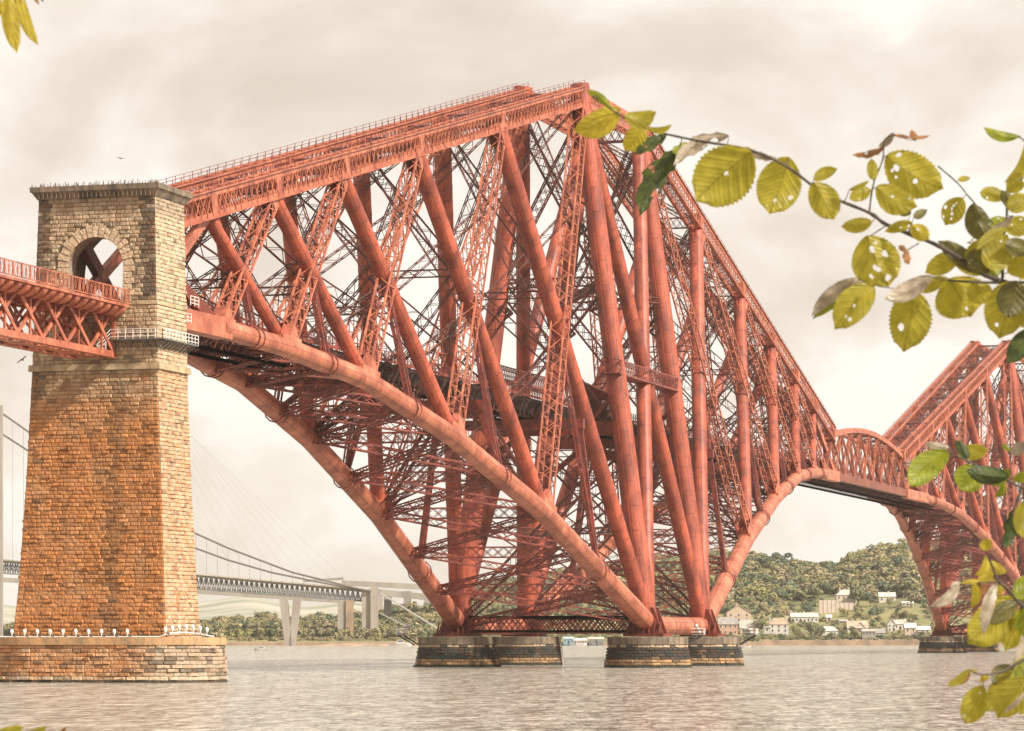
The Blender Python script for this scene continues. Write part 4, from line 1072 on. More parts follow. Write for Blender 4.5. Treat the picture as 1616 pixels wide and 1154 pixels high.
# ------------------------------------------------------------------ houses
RZ = -YAW*1.0
HM = {}
def hm(c, nm='house_wall', var=.8):
    k = (c, nm)
    if k not in HM: HM[k] = mat(nm, c, .85, var=tuple(x*var for x in c), vs=.25)
    return HM[k]
WHT = (.60, .565, .51); BEI = (.58, .44, .32); PNK = (.55, .33, .23)
SLT = (.36, .33, .30); TRF = (.50, .34, .24); GRY = (.45, .42, .38)
def house(px0, px1, ybase, yeave, yridge, v, wall, roof, label, style='gable', nx=3, ny=2, chim=(), dep=8.0, rot=0.0, name='house', group='houses of the village on the far shore', winc=None, arched=False, ground=True):
    v = solve_v((px0+px1)/2, ybase, v) if ground else v
    pc = (px0+px1)/2; sc_m = v/FPX; w_ = (px1-px0)*sc_m; zb_ = (1005-ybase)*sc_m; ze = (1005-yeave)*sc_m; zr = (1005-yridge)*sc_m
    c = uv(ud(pc, v), v, zb_); o = thing(name, c, label, 'house', group)
    ang = -YAW*-1  # placeholder, set below
    ax = V((math.cos(YAW), -math.sin(YAW), 0)); ay = V((math.sin(YAW), math.cos(YAW), 0))
    cr_, sr_ = math.cos(rot), math.sin(rot); ax, ay = ax*cr_+ay*sr_, ay*cr_-ax*sr_
    P = lambda a, b, z: c+ax*a+ay*b+Z*z
    H = ze-zb_; R = zr-ze; x = w_/2; lo = -8 if ground else -.3
    def bx(mb, a0, a1, b0, b1, z0, z1): mb.add([P(a0,b0,z0), P(a1,b0,z0), P(a1,b1,z0), P(a0,b1,z0), P(a0,b0,z1), P(a1,b0,z1), P(a1,b1,z1), P(a0,b1,z1)], [(0,3,2,1),(4,5,6,7),(0,1,5,4),(1,2,6,5),(2,3,7,6),(3,0,4,7)])
    mb = MB(); bx(mb, -x, x, 0, dep, lo, H)
    if style == 'front':  mb.add([P(-x, 0, H), P(x, 0, H), P(0, 0, H+R), P(-x, dep, H), P(x, dep, H), P(0, dep, H+R)], [(0, 1, 2), (3, 5, 4)])
    if style == 'gable':  mb.add([P(-x, 0, H), P(-x, dep, H), P(-x, dep/2, H+R), P(x, 0, H), P(x, dep, H), P(x, dep/2, H+R)], [(0, 1, 2), (3, 5, 4)])
    mb.build('wall', hm(wall), o)
    mb = MB(); e_ = .45; t_ = .22
    if style == 'gable':
        for (b0, b1) in ((-e_, dep/2), (dep+e_, dep/2)):
            zz = H-R*e_/(dep/2)
            mb.add([P(-x-e_, b0, zz), P(x+e_, b0, zz), P(x+e_, b1, H+R), P(-x-e_, b1, H+R), P(-x-e_, b0, zz+t_), P(x+e_, b0, zz+t_), P(x+e_, b1, H+R+t_), P(-x-e_, b1, H+R+t_)], [(0,3,2,1),(4,5,6,7),(0,1,5,4),(1,2,6,5),(3,0,4,7)])
    elif style == 'front':
        for s in (-1, 1):
            zz = H-R*e_/x
            mb.add([P(s*(x+e_), -e_, zz), P(s*(x+e_), dep+e_, zz), P(0, dep+e_, H+R), P(0, -e_, H+R), P(s*(x+e_), -e_, zz+t_), P(s*(x+e_), dep+e_, zz+t_), P(0, dep+e_, H+R+t_), P(0, -e_, H+R+t_)], [(0,3,2,1),(4,5,6,7),(0,1,5,4),(1,2,6,5),(3,0,4,7)])
    elif style == 'hip':
        k = min(x, dep/2)*.8
        mb.add([P(-x-e_, -e_, H), P(x+e_, -e_, H), P(x+e_, dep+e_, H), P(-x-e_, dep+e_, H), P(-x+k, dep/2, H+R), P(x-k, dep/2, H+R)], [(0,3,2,1),(0,1,5,4),(1,2,5),(2,3,4,5),(3,0,4)])
    else: bx(mb, -x-.4, x+.4, -.6, dep+.3, H, H+max(.35, R))
    ro = mb.build('roof', hm(roof, 'roof_slate', .7), o)
    for q in chim:
        mb = MB(); a = q*x; 
        zt_ = H+R+.9 if style in('gable', 'hip') else H+R*(1-abs(q))+1.4
        bx(mb, a-.55, a+.55, dep/2-.6, dep/2+.6, H*.9, zt_)
        for g in (-.25, .25): bx(mb, a+g-.12, a+g+.12, dep/2-.15, dep/2+.15, zt_, zt_+.5)
        sub(mb, 'chimney', hm(tuple(k*.9 for k in wall)), ro)
    for j in range(ny):
        for i in range(nx):
            a = -x+(i+.5)*2*x/nx; zc = H*(j+.55)/ny; ww = min(1.0, 2*x/nx*.42); wh = min(1.5, H/ny*.55)
            fr = MB(); gl = MB(); door = (j == 0 and i == nx//2)
            z0, z1 = (.0, 2.1) if door else (zc-wh/2, zc+wh/2)
            bx(fr, a-ww/2-.18, a+ww/2+.18, -.10, .02, z0-.15*(not door), z1+.18)
            f_ = fr.build('door' if door else 'window', hm((.78, .75, .70) if not door else (.22, .10, .07), 'frame'), o)
            bx(gl, a-ww/2, a+ww/2, -.14, -.09, z0+(1.2 if door else 0), z1); sub(gl, 'pane', M['glass'], f_)
    return o
house(1133, 1163, 1003, 985, 975, 2135, PNK, SLT, 'red brown house with white framed windows, at the left end of the village', 'gable', 4, 2, (-.9, .9))
house(1146, 1184, 990, 968, 956, 2200, BEI, BEI, 'tall beige stone house with a broad gable, behind the leftmost houses', 'front', 3, 3, (-.1,), 10)
house(1167, 1196, 1001, 991, 979, 2140, BEI, (.50, .44, .38), 'low house with a broad grey roof, behind the red lamps', 'gable', 3, 1, (-.95, .95))
house(1213, 1243, 1006, 986, 976, 2130, WHT, TRF, 'tall white three storey house with pinkish roof and two chimneys', 'hip', 3, 3, (-.9, .85))
house(1205, 1214, 1006, 991, 989, 2130, WHT, WHT, 'narrow white side wing attached at the left of the tall white house', 'flat', 1, 2, ())
house(1247, 1290, 984, 974, 968, 2215, WHT, (.62, .56, .50), 'long pale terrace half hidden by trees, above the tall white house', 'gable', 7, 1, (-.9, 0, .6))
house(1291, 1321, 1006, 996, 989, 2128, WHT, (.62, .59, .55), 'small white house with three dark windows near the shore', 'hip', 3, 1, ())
house(1336, 1368, 997, 991, 981, 2160, WHT, (.58, .42, .32), 'wide house under a tan roof with a white front gable', 'gable', 4, 1, (-.4,))
house(1348, 1364, 997, 991, 983, 2153, WHT, (.58, .42, .32), 'white front gable of the wide tan roofed house', 'front', 2, 1, ())
house(1359, 1380, 1012, 997, 993, 2125, (.34, .29, .24), (.72, .66, .60), 'modern box house with a white flat roof and dark glass front', 'flat', 4, 2, ())
house(1380, 1395, 1009, 999, 993, 2128, (.42, .38, .34), SLT, 'small grey garage like house beside the modern box house', 'gable', 2, 1, ())
house(1399, 1412, 997, 986, 978, 2165, WHT, GRY, 'white gable end house with a pointed front, right part of the village', 'front', 2, 2, ())
house(1410, 1428, 994, 985, 979, 2172, WHT, (.55, .49, .43), 'white house with long grey roof joined behind the pointed white gable', 'gable', 3, 1, (.9,))
house(1426, 1444, 1008, 991, 984, 2150, BEI, (.66, .62, .58), 'beige house with pale roof just left of the far pier', 'gable', 2, 2, (-.8,))
house(1441, 1466, 1002, 994, 989, 2145, WHT, (.70, .68, .64), 'white house partly behind the far truss leg', 'gable', 3, 1, ())
house(1319, 1350, 957, 940, 931, 2295, (.60, .50, .40), (.62, .54, .46), 'stone villa with hipped roof high on the slope', 'hip', 4, 2, (-.6, .3), 11)
house(1386, 1412, 951, 942, 936, 2310, (.66, .60, .52), (.62, .58, .52), 'pale house with a grey roof on the slope right of the villa', 'gable', 3, 1, (.2,))
house(1422, 1440, 956, 953, 950, 2300, (.66, .60, .5), (.72, .66, .58), 'low pale roofed building on the grassy slope, far right', 'gable', 3, 1, ())
house(1323, 1336, 985, 981, 978, 2190, (.62, .54, .46), (.72, .66, .60), 'small flat pale building above the tan roofed house', 'flat', 2, 1, ())
house(1303, 1311, 981, 975, 971, 2205, WHT, (.72, .66, .60), 'tiny white building at the right end of the pale terrace', 'gable', 1, 1, ())
RWV = solve_v(1320, 966, 2280)
o = thing('retaining_wall', uv(ud(1320, RWV), RWV, 12), 'stone retaining wall of the villa terrace on the hill', 'wall')
mb = MB()
for i, (a, b, ya, yb) in enumerate(((1292, 1318, 948, 962), (1318, 1346, 952, 967))):
    for k in range(4):
        x0 = a+(b-a)*k/4; x1 = a+(b-a)*(k+1)/4
        p, q = uv(ud(x0, RWV), RWV), uv(ud(x1, RWV), RWV); zt2 = (1005-ya)*RWV/FPX; zb2 = (1005-yb)*RWV/FPX-4
        f = V((math.sin(YAW), math.cos(YAW), 0))*1.2
        mb.add([(p.x, p.y, zb2), (q.x, q.y, zb2), (q.x, q.y, zt2), (p.x, p.y, zt2), (p.x+f.x, p.y+f.y, zt2), (q.x+f.x, q.y+f.y, zt2)], [(0,1,2,3),(3,2,5,4)])
        mb.bar((p.x, p.y, zb2), (p.x, p.y, zt2+.3), .9, .5, X)
mb.build('wall', hm((.60, .50, .42)), o)
# harbour seen between the round piers
house(889, 905, 1017, 1008, 1006, 2090, (.20, .42, .55), (.55, .60, .62), 'blue shed on the harbour front, between the round piers', 'gable', 3, 1, (), 6, name='harbour_shed', group='buildings at the harbour seen between the piers', ground=False)
house(906, 926, 1018, 1011, 1008, 2090, (.60, .46, .36), (.70, .66, .6), 'long low beige harbour building, right of the blue shed', 'gable', 5, 1, (), 6, name='harbour_shed', group='buildings at the harbour seen between the piers', ground=False)
house(929, 952, 1018, 1009, 1006, 2090, (.16, .18, .19), (.66, .50, .40), 'dark harbour building with a pale brown roof, between the round piers', 'gable', 5, 1, (), 6, name='harbour_shed', group='buildings at the harbour seen between the piers', ground=False)
def boat(px, v, L_, label, hullc=WHT, cabin=True, mast=False, flip=1):
    c = uv(ud(px, v), v, WZ); o = thing('motor_boat', c, label, 'boat', None); ax = RT*flip; ay = V((math.sin(YAW), math.cos(YAW), 0))
    P = lambda a, b, z: c+ax*a+ay*b+Z*z; mb = MB(); st = []
    for q, bw, zz in ((-.5, .75, .85), (-.2, 1, .8), (.2, .9, .95), (.4, .5, 1.1), (.5, .03, 1.25)):
        s_ = L_/7; st += [P(q*L_, -bw*s_, zz*s_), P(q*L_*.94, -bw*.6*s_, -.2), P(q*L_*.94, bw*.6*s_, -.2), P(q*L_, bw*s_, zz*s_)]
    mb.add(st, [(4*i+j, 4*i+4+j, 4*i+5+j, 4*i+1+j) for i in range(4) for j in range(3)]+[(0, 1, 2, 3)]+[(4*i+3, 4*i+7, 4*i+4, 4*i) for i in range(4)])
    mb.build('hull', hm(hullc, 'hull'), o)
    s_ = L_/7
    if cabin:
        mb = MB(); q = [P(-.15*L_, -.6*s_, .8*s_), P(.2*L_, -.6*s_, .8*s_), P(.2*L_, .6*s_, .8*s_), P(-.15*L_, .6*s_, .8*s_), P(-.12*L_, -.5*s_, 1.9*s_), P(.1*L_, -.5*s_, 1.9*s_), P(.1*L_, .5*s_, 1.9*s_), P(-.12*L_, .5*s_, 1.9*s_)]
        mb.add(q, [(0,3,2,1),(4,5,6,7),(0,1,5,4),(1,2,6,5),(2,3,7,6),(3,0,4,7)]); mb.build('cabin', hm(WHT), o)
        mb = MB(); mb.bar(P(-.1*L_, -.56*s_, 1.45*s_), P(.13*L_, -.56*s_, 1.45*s_), .06, .4*s_, ay, True); mb.build('windscreen', M['glass'], o)
    if mast: mb = MB(); mb.bar(P(0, 0, .8), P(0, 0, 7), .12, .12); mb.build('mast', M['white'], o)
    return o
boat(415, 1290, 6.2, 'small white motor boat on the water left of the round piers', flip=-1)
boat(913, 2060, 10, 'white boat moored at the harbour between the piers', flip=1); boat(937, 2062, 6, 'small dark boat moored right of the white harbour boat', (.10, .11, .13), True)
boat(1175, 1700, 6, 'small white moored boat just right of the rightmost near pier', WHT)
boat(632, 1955, 14, 'white boat hauled up by the spit behind the left lamp platform', WHT)
mb = MB()
# ------------------------------------------------------------------ road bridges on the left
rb = thing('suspension_road_bridge', uv(ud(300, 2150), 2150, WZ), 'grey suspension road bridge with a truss deck, far behind on the left', 'bridge')
def rp(px, py, v): return at(px, py, v)
fwv = V((math.sin(YAW), math.cos(YAW), 0))
DT = [(-60, 881.5, 2150), (0, 886, 2150), (305, 908.5, 2180), (590, 934.5, 2210)]; DB = [(-60, 899, 2150), (0, 904, 2150), (305, 929.5, 2180), (590, 950, 2210)]
ip = lambda T_, px, j: float(np.interp(px, [q[0] for q in T_], [q[j] for q in T_]))
mb = MB(); MT = []
for off in (0, 12):
    mt = MB(); MT.append(mt)
    for px0 in range(-60, 588, 8):
        a, b = rp(px0, ip(DT, px0, 1), ip(DT, px0, 2)), rp(px0+8, ip(DT, px0+8, 1), ip(DT, px0+8, 2))
        c, d = rp(px0, ip(DB, px0, 1), ip(DB, px0, 2)), rp(px0+8, ip(DB, px0+8, 1), ip(DB, px0+8, 2))
        o_ = fwv*off; a, b, c, d = a+o_, b+o_, c+o_, d+o_
        mb.bar(a, b, .6, 1.3, fwv); mt.bar(c, d, .7, 1.0, fwv); mt.bar(a, c, .45, .45, fwv)
        mt.bar(a, c.lerp(d, .5), .4, .45, fwv); mt.bar(b, c.lerp(d, .5), .4, .45, fwv)
for px0 in range(-60, 590, 10):
    a, b = rp(px0, ip(DT, px0, 1)-1.5, ip(DT, px0, 2)), rp(px0+10, ip(DT, px0+10, 1)-1.5, ip(DT, px0+10, 2))
    mb.add([a-fwv*5, b-fwv*5, b+fwv*24, a+fwv*24, a-fwv*5+Z*.9, b-fwv*5+Z*.9, b+fwv*24+Z*.9, a+fwv*24+Z*.9], [(0,3,2,1),(4,5,6,7),(0,1,5,4),(2,3,7,6)])
dk_ = mb.build('road_deck', M['pale'], rb)
for mt in MT: sub(mt, 'deck_truss', M['grey'], dk_)
for j, cp in enumerate(([(-40, 625), (0, 650), (47, 683), (120, 735), (200, 786), (300, 838), (360, 865), (460, 903), (560, 928), (588, 934)],
           [(-40, 660), (5, 686), (47, 713), (130, 765), (210, 815), (300, 862), (360, 884), (430, 904), (500, 918), (575, 932)])):
    v_ = 2145+j*22; mb = MB(); mb.loft([rp(x, y, v_+x*.1) for x, y in cp], .7, 6); cb_ = mb.build('main_cable', M['wire'], rb)
    mb = MB()
    for x in range(20, 520, 17):
        yy = float(np.interp(x, [q[0] for q in cp], [q[1] for q in cp])); y2_ = ip(DT, x, 1)
        if y2_-yy > 3: mb.bar(rp(x, yy, v_+x*.1), rp(x, y2_, v_+x*.1), .16, .16, fwv)
    sub(mb, 'hanger_rope', M['wire'], cb_)
for dx, v_ in ((-2, 2140), (-14, 2166)):
    mb = MB(); a, b = rp(dx, 1018, v_), rp(dx, 640, v_)
    mb.bar(V((a.x, a.y, WZ-1)), b, 5.2, 5.0, fwv, caps=True); mb.build('tower_leg', M['pale'], rb)
def pier_b(root, name, x0, x1, yt, yb_, v, d=8, m='pale', taper=0):
    mb = MB(); a0, a1 = at(x0, yt, v), at(x1, yt, v); b0, b1 = at(x0-taper, yb_, v), at(x1+taper, yb_, v); f = fwv*d
    b0.z = b1.z = min(b0.z, WZ+.5)-1
    mb.add([b0, b1, b1+f, b0+f, a0, a1, a1+f, a0+f], [(0,1,5,4),(1,2,6,5),(2,3,7,6),(3,0,4,7),(4,5,6,7)]); return mb.build(name, M[m], root)
pier_b(rb, 'side_pier', 533, 545, 947, 1016, 2195); pier_b(rb, 'side_pier', 545.5, 557, 947, 1016, 2194, m='shore')
pier_b(rb, 'side_tower', 571, 584, 932, 1016, 2205, 10); pier_b(rb, 'side_tower', 584.5, 596, 925, 1016, 2203, 8)
for x0, x1, ad in ((545, 533, 0), (557, 561, 0)): pass
mb = MB(); mb.bar(rp(600, 936, 2190), rp(691, 992, 2120), .8, 1.0, fwv); mb.bar(rp(600, 968, 2190), rp(645, 990, 2150), .6, .8, fwv); mb.build('anchor_cable', M['white'], rb)
# V shaped pier of the newer bridge and its deck and stays
nb = thing('cable_stayed_road_bridge', uv(ud(500, 2300), 2300, WZ), 'pale cable stayed road bridge behind the suspension bridge, with a V shaped pier', 'bridge')
mb = MB()
for (xa, xb_) in ((447, 458), (469, 458)):
    a0, a1 = at(xa-6.5, 944, 2000), at(xa+6.5, 944, 2000); b0, b1 = at(xb_-8 if xa < 458 else xb_-3, 1024, 2000), at(xb_+3 if xa < 458 else xb_+7, 1024, 2000); f = fwv*6
    mb.add([b0, b1, b1+f, b0+f, a0, a1, a1+f, a0+f], [(0,1,5,4),(1,2,6,5),(2,3,7,6),(3,0,4,7),(4,5,6,7)])
mb.build('v_pier', M['pale'], nb)
mb = MB()
for (x0, y0_, x1_, y1_, th) in ((-60, 911, 305, 934, 7), (305, 934, 560, 951, 5), (480, 917, 542, 913, 3), (540, 914, 700, 922, 8)):
    a, b = at(x0, y0_, 2400), at(x1_, y1_, 2400)
    if x0 >= 500: a, b = at(x0, y0_+6, 2500), at(x1_, y1_+6, 2500)
    mb.bar(a, b, 14, th*.46, fwv, caps=True)
    mb.build('box_deck', M['pale'], nb); mb = MB()
for x0, x1_, v_ in ((606, 618, 2300), (637, 649, 2330), (669, 678, 2350), (596, 604, 2380)): pier_b(nb, 'column', x0, x1_, 933, 1003, v_, 6)
mb = MB()
for x0, y0_, x1_, y1_ in ((590, 934, 700, 945, ),): mb.bar(at(x0, y0_, 2290), at(x1_, y1_, 2290), 12, 4.2, fwv, caps=True)
mb.build('approach_deck', M['pale'], nb)
mb = MB()
for i in range(14):
    mb.bar(at(250-10*i, 640-i*16, 2600), at(545-22*i, 915-1.4*i, 2500), .14, .14, fwv)
mb.build('stay_cable_fan', M['pale'], nb)
# ------------------------------------------------------------------ gulls in the air
def gull(px, py, v, label, sp=1.3, roll=.3):
    v *= 1.0; c = at(px, py, v); o = thing('flying_gull', c, label, 'bird'); mb = MB(); ax = (RT+UP*roll).normalized(); f = (RT*.4-FW*.2-UP*.1).normalized()
    mb.loft([c-f*.28, c-f*.15, c+f*.05, c+f*.2, c+f*.27], [.02, .075, .085, .055, .015], 8)
    for s in (-1, 1):
        p = [c+f*.08, c-f*.12, c+ax*s*.32+UP*.14-f*.05, c+ax*s*.3+UP*.13+f*.12, c+ax*s*.68+UP*.02-f*.12, c+ax*s*.62+UP*.05+f*.02]
        mb.add(p, [(0, 1, 2, 3), (3, 2, 4, 5)]); mb.add([q-UP*.015 for q in p], [(3, 2, 1, 0), (5, 4, 2, 3)])
    mb.build('body', M['dk'], o)
gull(190, 250, 480, 'small dark gull flying above the stone tower', roll=-.2); gull(35, 568, 380, 'small dark gull flying below the viaduct at the left edge', roll=.8)
# ------------------------------------------------------------------ foreground branches
LR = random.Random(5)
def leaf_mesh(B_, T_, wd, n_holes, fold, bend, arc, ragged):
    ax = T_-B_; L_ = ax.length; ax = ax.normalized(); view = FW; sd = ax.cross(view).normalized(); nn = sd.cross(ax).normalized()
    if nn.dot(FW) > 0: nn = -nn
    n, m = 96, 28; mb = MB(); mb.uv = []; wd2 = wd/2
    teeth = LR.uniform(15, 20); skew = LR.uniform(-.06, .06)
    for i in range(n+1):
        v = i/n; vv = v**.88
        prof = max(0, math.sin(math.pi*vv))**.62
        if v > .86: prof *= 1-.62*((v-.86)/.14)**.8
        tip = 0
        for j in range(-m//2, m//2+1):
            u = j/(m/2); sgn = 1 if u > 0 else -1
            w_ = prof*wd2*(1+skew*sgn)
            tooth = ((v*teeth+.25*sgn) % 1.0); tooth = (tooth*.9 if tooth < .75 else (1-tooth)*2.7)
            edge = max(0, abs(u)-.86)/.14
            w2 = w_*u*(1+edge*(.15*tooth-.05)*(1 if .04 < v < .97 else 0)) + sgn*0
            if ragged: w2 *= 1-.30*edge*abs(math.sin(v*9+sgn))-.25*ragged*abs(u)*max(0, math.sin(v*17+2*sgn))
            q = 4*v*(1-v)
            corr = .010*wd*math.sin((v-.28*abs(u))*12*math.pi)*min(1, abs(u)*3)
            p = B_+ax*(v*L_+abs(u)*w_*.06)+sd*(w2+arc*q*L_)+nn*(-abs(u)*w_*fold+bend*q*L_*.25+corr+.02*wd*math.sin(u*5+v*6))
            mb.v.append(tuple(p)); mb.uv.append((u*max(.12, prof) if abs(u) > 0 else 0, v))
    holes = []
    for _ in range(n_holes):
        hu, hv = LR.uniform(-.75, .75), LR.uniform(.15, .85); holes.append((hu, hv, LR.uniform(.016, .042), LR.uniform(1, 1.9)))
    W = m+1
    for i in range(n):
        for j in range(m):
            u = (j+.5-m/2)/(m/2); v = (i+.5)/n
            if any(((u-a)*wd2/L_*max(.2, math.sin(math.pi*v)))**2+((v-b)/k)**2 < r*r for a, b, r, k in holes): continue
            mb.f.append((i*W+j, i*W+j+1, (i+1)*W+j+1, (i+1)*W+j)); mb.c.append(None)
    return mb
def branch(label, D, twigs, leaves, group='leafy twigs in the foreground'):
    o = thing('leafy_branch', at(*twigs[0][0][:2], D), label, 'branch', group); segs = []
    for t in twigs:
        *pts, r0, r1 = t; P_ = []
        for i, (x, y) in enumerate(pts):
            P_.append(at(x, y, D+.03*math.sin(x*.02)))
            if i: segs.append((pts[i-1], (x, y)))
        # smooth
        Q = [P_[0]]
        for i in range(len(P_)-1):
            a = P_[max(0, i-1)]; b = P_[i]; c = P_[i+1]; d = P_[min(len(P_)-1, i+2)]
            for k in range(1, 6):
                s_ = k/5; Q.append(.5*((2*b)+(c-a)*s_+(2*a-5*b+4*c-d)*s_*s_+(3*b-a-3*c+d)*s_**3))
        nq = len(Q); rr = [(r0+(r1-r0)*i/(nq-1))*D/FPX*(1+.12*math.sin(i*1.9)+(.22 if i % 7 == 3 else 0)) for i in range(nq)]
        mb = MB(); mb.loft(Q, rr, 8); mb.build('twig', M['bark'], o, True)
    for lf in leaves:
        (bx, by), (tx, ty), wd, m = lf[:4]; nh = lf[4] if len(lf) > 4 else 0; arc = lf[5] if len(lf) > 5 else LR.uniform(-.05, .05); rg = lf[6] if len(lf) > 6 else 0
        dz = LR.uniform(-.08, .08); B_ = at(bx, by, D+dz); T_ = at(tx, ty, D+dz+LR.uniform(-.02, .02))
        mb = leaf_mesh(B_, T_, wd*D/FPX, nh, LR.uniform(.08, .3), LR.uniform(-.5, .5), arc, rg)
        # petiole to the nearest twig
        best = None
        for a, b in segs:
            dx, dy = b[0]-a[0], b[1]-a[1]; q = max(0, min(1, ((bx-a[0])*dx+(by-a[1])*dy)/max(1e-6, dx*dx+dy*dy)))
            c = (a[0]+dx*q, a[1]+dy*q); e_ = math.hypot(bx-c[0], by-c[1])
            if best is None or e_ < best[0]: best = (e_, c)
        l_ = mb.build('leaf', LM[m], o, True)
        if best and best[0] < 75:
            q = MB(); c = at(best[1][0], best[1][1], D); mid = c.lerp(B_, .5)-UP*.002
            q.loft([c, mid, B_], [.9*D/FPX, .7*D/FPX, .6*D/FPX], 6); sub(q, 'petiole', M['bark'], l_)
    return o
branch('long arching twig with many olive leaves reaching across the sky from the right', 4.2,
 [[(1640, 462), (1556, 435), (1510, 405), (1472, 384), (1400, 355), (1372, 336), (1300, 305), (1240, 262), (1180, 236), (1100, 222), (1030, 206), (985, 186), (935, 152), 4.2, 1.2],
  [(1640, 446), (1560, 446), (1500, 443), 3.0, 1.6],
  [(1372, 334), (1378, 292), (1393, 252), (1396, 222), (1412, 212), 1.5, .8], [(1582, 440), (1584, 380), (1589, 335), (1590, 300), (1620, 278), 2.4, 1.2],
  [(1480, 262), (1512, 290), (1530, 312), (1568, 353), 1.2, 1.0], [(1400, 355), (1382, 367), (1366, 377), 1.0, .8], [(1450, 384), (1430, 396), 1.0, .7],
  [(1388, 452), (1372, 447), (1355, 440), 1.0, .8], [(1616, 222), (1607, 214), 1.2, 1.0]],
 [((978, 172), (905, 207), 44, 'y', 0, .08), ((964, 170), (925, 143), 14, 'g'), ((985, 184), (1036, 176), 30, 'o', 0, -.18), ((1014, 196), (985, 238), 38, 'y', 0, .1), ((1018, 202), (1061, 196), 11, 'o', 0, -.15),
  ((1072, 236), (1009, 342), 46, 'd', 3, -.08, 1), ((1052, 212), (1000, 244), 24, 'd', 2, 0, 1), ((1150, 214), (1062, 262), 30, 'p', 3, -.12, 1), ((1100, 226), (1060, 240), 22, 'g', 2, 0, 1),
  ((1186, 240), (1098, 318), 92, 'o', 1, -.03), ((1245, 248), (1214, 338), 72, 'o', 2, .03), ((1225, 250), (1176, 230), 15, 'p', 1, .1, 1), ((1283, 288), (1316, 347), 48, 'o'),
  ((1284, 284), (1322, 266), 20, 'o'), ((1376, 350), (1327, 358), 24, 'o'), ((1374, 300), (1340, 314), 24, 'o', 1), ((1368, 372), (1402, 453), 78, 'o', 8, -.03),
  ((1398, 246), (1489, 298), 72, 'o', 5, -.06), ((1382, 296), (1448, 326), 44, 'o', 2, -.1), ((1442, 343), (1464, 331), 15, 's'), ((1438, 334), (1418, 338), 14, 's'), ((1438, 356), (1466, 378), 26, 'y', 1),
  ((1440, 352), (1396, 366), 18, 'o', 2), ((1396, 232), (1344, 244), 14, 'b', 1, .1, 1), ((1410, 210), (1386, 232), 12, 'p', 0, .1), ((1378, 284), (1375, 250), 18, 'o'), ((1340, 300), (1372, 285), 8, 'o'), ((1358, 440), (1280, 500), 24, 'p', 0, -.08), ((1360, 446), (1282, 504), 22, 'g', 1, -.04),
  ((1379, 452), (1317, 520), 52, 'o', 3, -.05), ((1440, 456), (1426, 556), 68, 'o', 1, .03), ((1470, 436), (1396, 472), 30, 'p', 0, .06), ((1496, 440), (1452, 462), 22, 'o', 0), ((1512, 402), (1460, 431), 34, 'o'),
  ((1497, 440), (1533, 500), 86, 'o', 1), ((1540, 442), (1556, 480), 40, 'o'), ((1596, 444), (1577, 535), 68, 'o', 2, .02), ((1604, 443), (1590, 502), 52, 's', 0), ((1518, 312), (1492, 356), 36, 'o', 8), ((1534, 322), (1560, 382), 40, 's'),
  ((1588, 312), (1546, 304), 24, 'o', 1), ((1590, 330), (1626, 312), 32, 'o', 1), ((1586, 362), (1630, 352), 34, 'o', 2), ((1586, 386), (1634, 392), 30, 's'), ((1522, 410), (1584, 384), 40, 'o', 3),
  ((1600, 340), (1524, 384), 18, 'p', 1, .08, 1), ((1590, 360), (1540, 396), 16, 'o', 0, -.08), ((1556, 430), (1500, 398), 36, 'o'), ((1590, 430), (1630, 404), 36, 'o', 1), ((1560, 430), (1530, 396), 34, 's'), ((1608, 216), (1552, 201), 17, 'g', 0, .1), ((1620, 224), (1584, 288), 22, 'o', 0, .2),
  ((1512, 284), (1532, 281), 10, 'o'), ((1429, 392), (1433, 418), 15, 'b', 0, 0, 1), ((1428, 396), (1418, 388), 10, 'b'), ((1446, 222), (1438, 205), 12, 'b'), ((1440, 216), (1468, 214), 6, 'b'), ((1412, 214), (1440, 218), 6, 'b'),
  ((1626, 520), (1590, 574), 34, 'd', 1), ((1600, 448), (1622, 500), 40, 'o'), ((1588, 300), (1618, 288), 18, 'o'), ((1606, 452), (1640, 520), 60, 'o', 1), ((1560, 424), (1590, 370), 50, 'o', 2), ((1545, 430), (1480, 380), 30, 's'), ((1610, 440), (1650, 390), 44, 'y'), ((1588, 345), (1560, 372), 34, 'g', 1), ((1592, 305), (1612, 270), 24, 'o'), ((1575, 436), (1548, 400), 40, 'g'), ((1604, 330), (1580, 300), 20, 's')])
branch('short twig of bright and dark green leaves in front of the far truss', 4.0,
 [[(1640, 776), (1604, 766), (1580, 752), (1545, 736), (1497, 714), 2.6, 1.0], [(1604, 768), (1595, 745), (1594, 716), 1.4, .8], [(1612, 772), (1604, 795), (1598, 812), 3.0, 1.5]],
 [((1497, 713), (1434, 767), 44, 'g', 0, -.06), ((1498, 706), (1458, 700), 14, 'p'), ((1512, 718), (1560, 710), 26, 'o'), ((1528, 724), (1507, 694), 18, 'd'), ((1541, 736), (1515, 774), 48, 'g'), ((1592, 752), (1524, 742), 30, 'd', 0, .06),
  ((1594, 742), (1558, 762), 22, 'g', 0, .12), ((1595, 716), (1626, 699), 20, 'p'), ((1594, 712), (1582, 700), 9, 'g'), ((1598, 757), (1630, 747), 18, 'g'), ((1582, 757), (1568, 786), 13, 'g', 0, .2), ((1600, 805), (1586, 868), 26, 'd', 0, .05, 1), ((1608, 806), (1604, 846), 20, 'd'), ((1616, 792), (1614, 850), 30, 'o')])
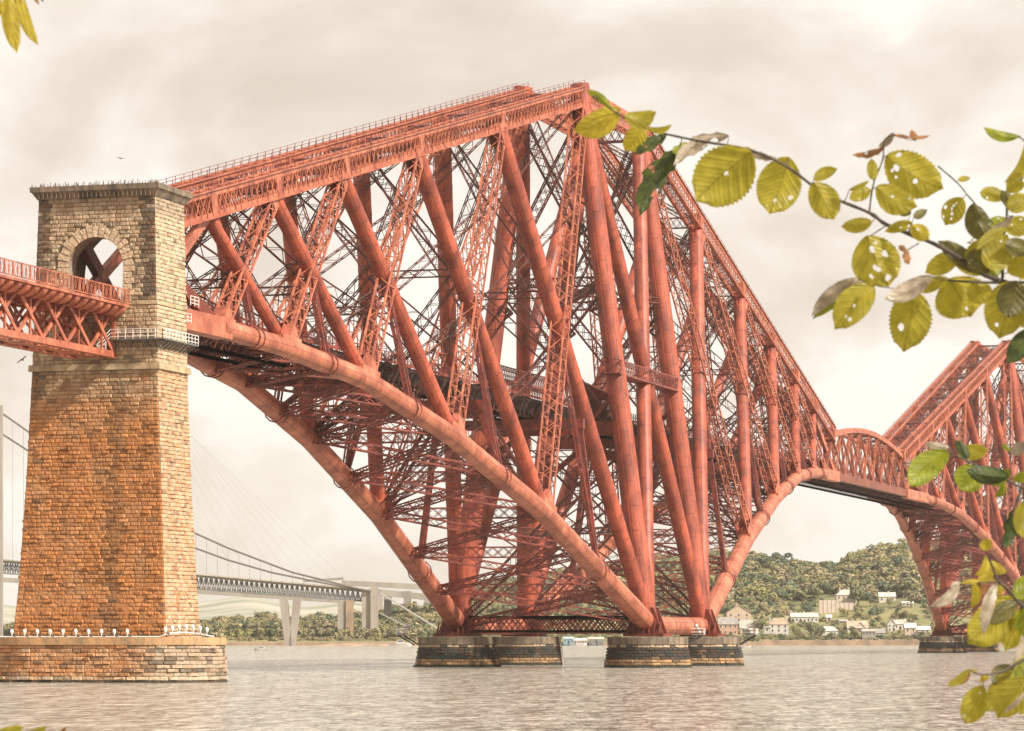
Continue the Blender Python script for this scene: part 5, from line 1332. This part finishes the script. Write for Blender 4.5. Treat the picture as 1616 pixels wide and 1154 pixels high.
branch('lower right twig with small yellow leaves above one big olive leaf', 3.9,
 [[(1640, 972), (1612, 955), (1590, 930), (1574, 916), (1566, 893), (1556, 869), 3.2, 1.0], [(1576, 918), (1548, 919), (1510, 919), 1.3, .7]],
 [((1556, 870), (1558, 850), 21, 'y'), ((1556, 877), (1538, 909), 14, 'y', 0, .22), ((1562, 886), (1589, 904), 17, 'y', 0, -.1), ((1567, 902), (1542, 918), 18, 'y', 0, .1), ((1545, 918), (1514, 921), 7, 'y'), ((1514, 917), (1466, 958), 18, 'p', 0, .12), ((1516, 920), (1500, 928), 10, 'p'),
  ((1536, 920), (1532, 962), 15, 'y', 0, .15), ((1546, 920), (1549, 941), 21, 'b'), ((1574, 917), (1552, 917), 7, 'y'), ((1576, 922), (1580, 940), 16, 'y'), ((1602, 944), (1527, 1016), 64, 'o', 2, .03), ((1572, 922), (1552, 1004), 20, 'p', 0, -.06), ((1624, 968), (1586, 1028), 44, 'o'), ((1620, 972), (1599, 1046), 15, 'p', 0, .1), ((1603, 935), (1630, 942), 20, 'g'), ((1612, 958), (1640, 1010), 44, 'g'), ((1606, 950), (1560, 985), 30, 's'), ((1600, 940), (1640, 915), 34, 'g')])
branch('bottom right twig with drooping olive leaves over the water', 3.9,
 [[(1640, 1028), (1600, 1050), (1580, 1060), (1550, 1065), (1530, 1057), 2.6, 1.0]],
 [((1530, 1056), (1493, 1083), 13, 'o', 0, .1), ((1529, 1058), (1516, 1081), 15, 'b'), ((1558, 1064), (1546, 1078), 12, 'y'), ((1543, 1062), (1530, 1057), 7, 'y'), ((1552, 1083), (1522, 1142), 42, 'o', 2, .03), ((1606, 1060), (1556, 1122), 46, 'o'), ((1620, 1070), (1574, 1134), 50, 'o'), ((1612, 1072), (1560, 1124), 13, 'y'), ((1618, 1092), (1582, 1126), 8, 'p'), ((1626, 1034), (1598, 1056), 24, 'o'), ((1630, 1080), (1610, 1130), 30, 'o'), ((1598, 1052), (1566, 1080), 30, 's'), ((1625, 1045), (1600, 1090), 34, 'g')])
branch('yellow leaves hanging in from the top left corner', 4.4, [[(-20, -40), (20, -22), (60, -16), 2.5, 1.5]],
 [((12, -14), (27, 84), 28, 'y', 0, -.03), ((22, -8), (48, 56), 13, 'y', 0, -.02), ((32, -12), (61, 72), 20, 'y', 0, -.08), ((50, -12), (62, 8), 6, 'b'), ((64, -12), (68, 4), 4, 'd'), ((-6, -20), (2, 26), 14, 'y')])
branch('blurred olive leaf tips poking in at the bottom left corner', 3.6, [[(-40, 1200), (40, 1180), (110, 1175), 2.5, 1.2]],
 [((-22, 1166), (38, 1146), 22, 'o'), ((20, 1168), (74, 1146), 20, 'o', 0, -.1), ((84, 1172), (104, 1147), 10, 'b'), ((-20, 1180), (20, 1152), 26, 'o')])
# ------------------------------------------------------------------ haze over the estuary
hz = MB(); a, b, c, d = uv(-3500, -150), uv(3500, -150), uv(3500, 9500), uv(-3500, 9500); z0, z1 = WZ-9, 190
hz.add([(q.x, q.y, z) for z in (z0, z1) for q in (a, b, c, d)], [(0,3,2,1),(4,5,6,7),(0,1,5,4),(1,2,6,5),(2,3,7,6),(3,0,4,7)])
hm_ = bpy.data.materials.new('haze'); hm_.use_nodes = True; t = hm_.node_tree; t.nodes.clear()
o_ = t.nodes.new('ShaderNodeOutputMaterial'); pv = t.nodes.new('ShaderNodeVolumePrincipled'); pv.inputs['Density'].default_value = 5e-5
pv.inputs['Color'].default_value = (.96, .93, .88, 1); pv.inputs['Anisotropy'].default_value = .2; t.links.new(pv.outputs[0], o_.inputs['Volume'])
tag(hz.build('haze', hm_), 'thin pale haze over the estuary', kind='stuff')
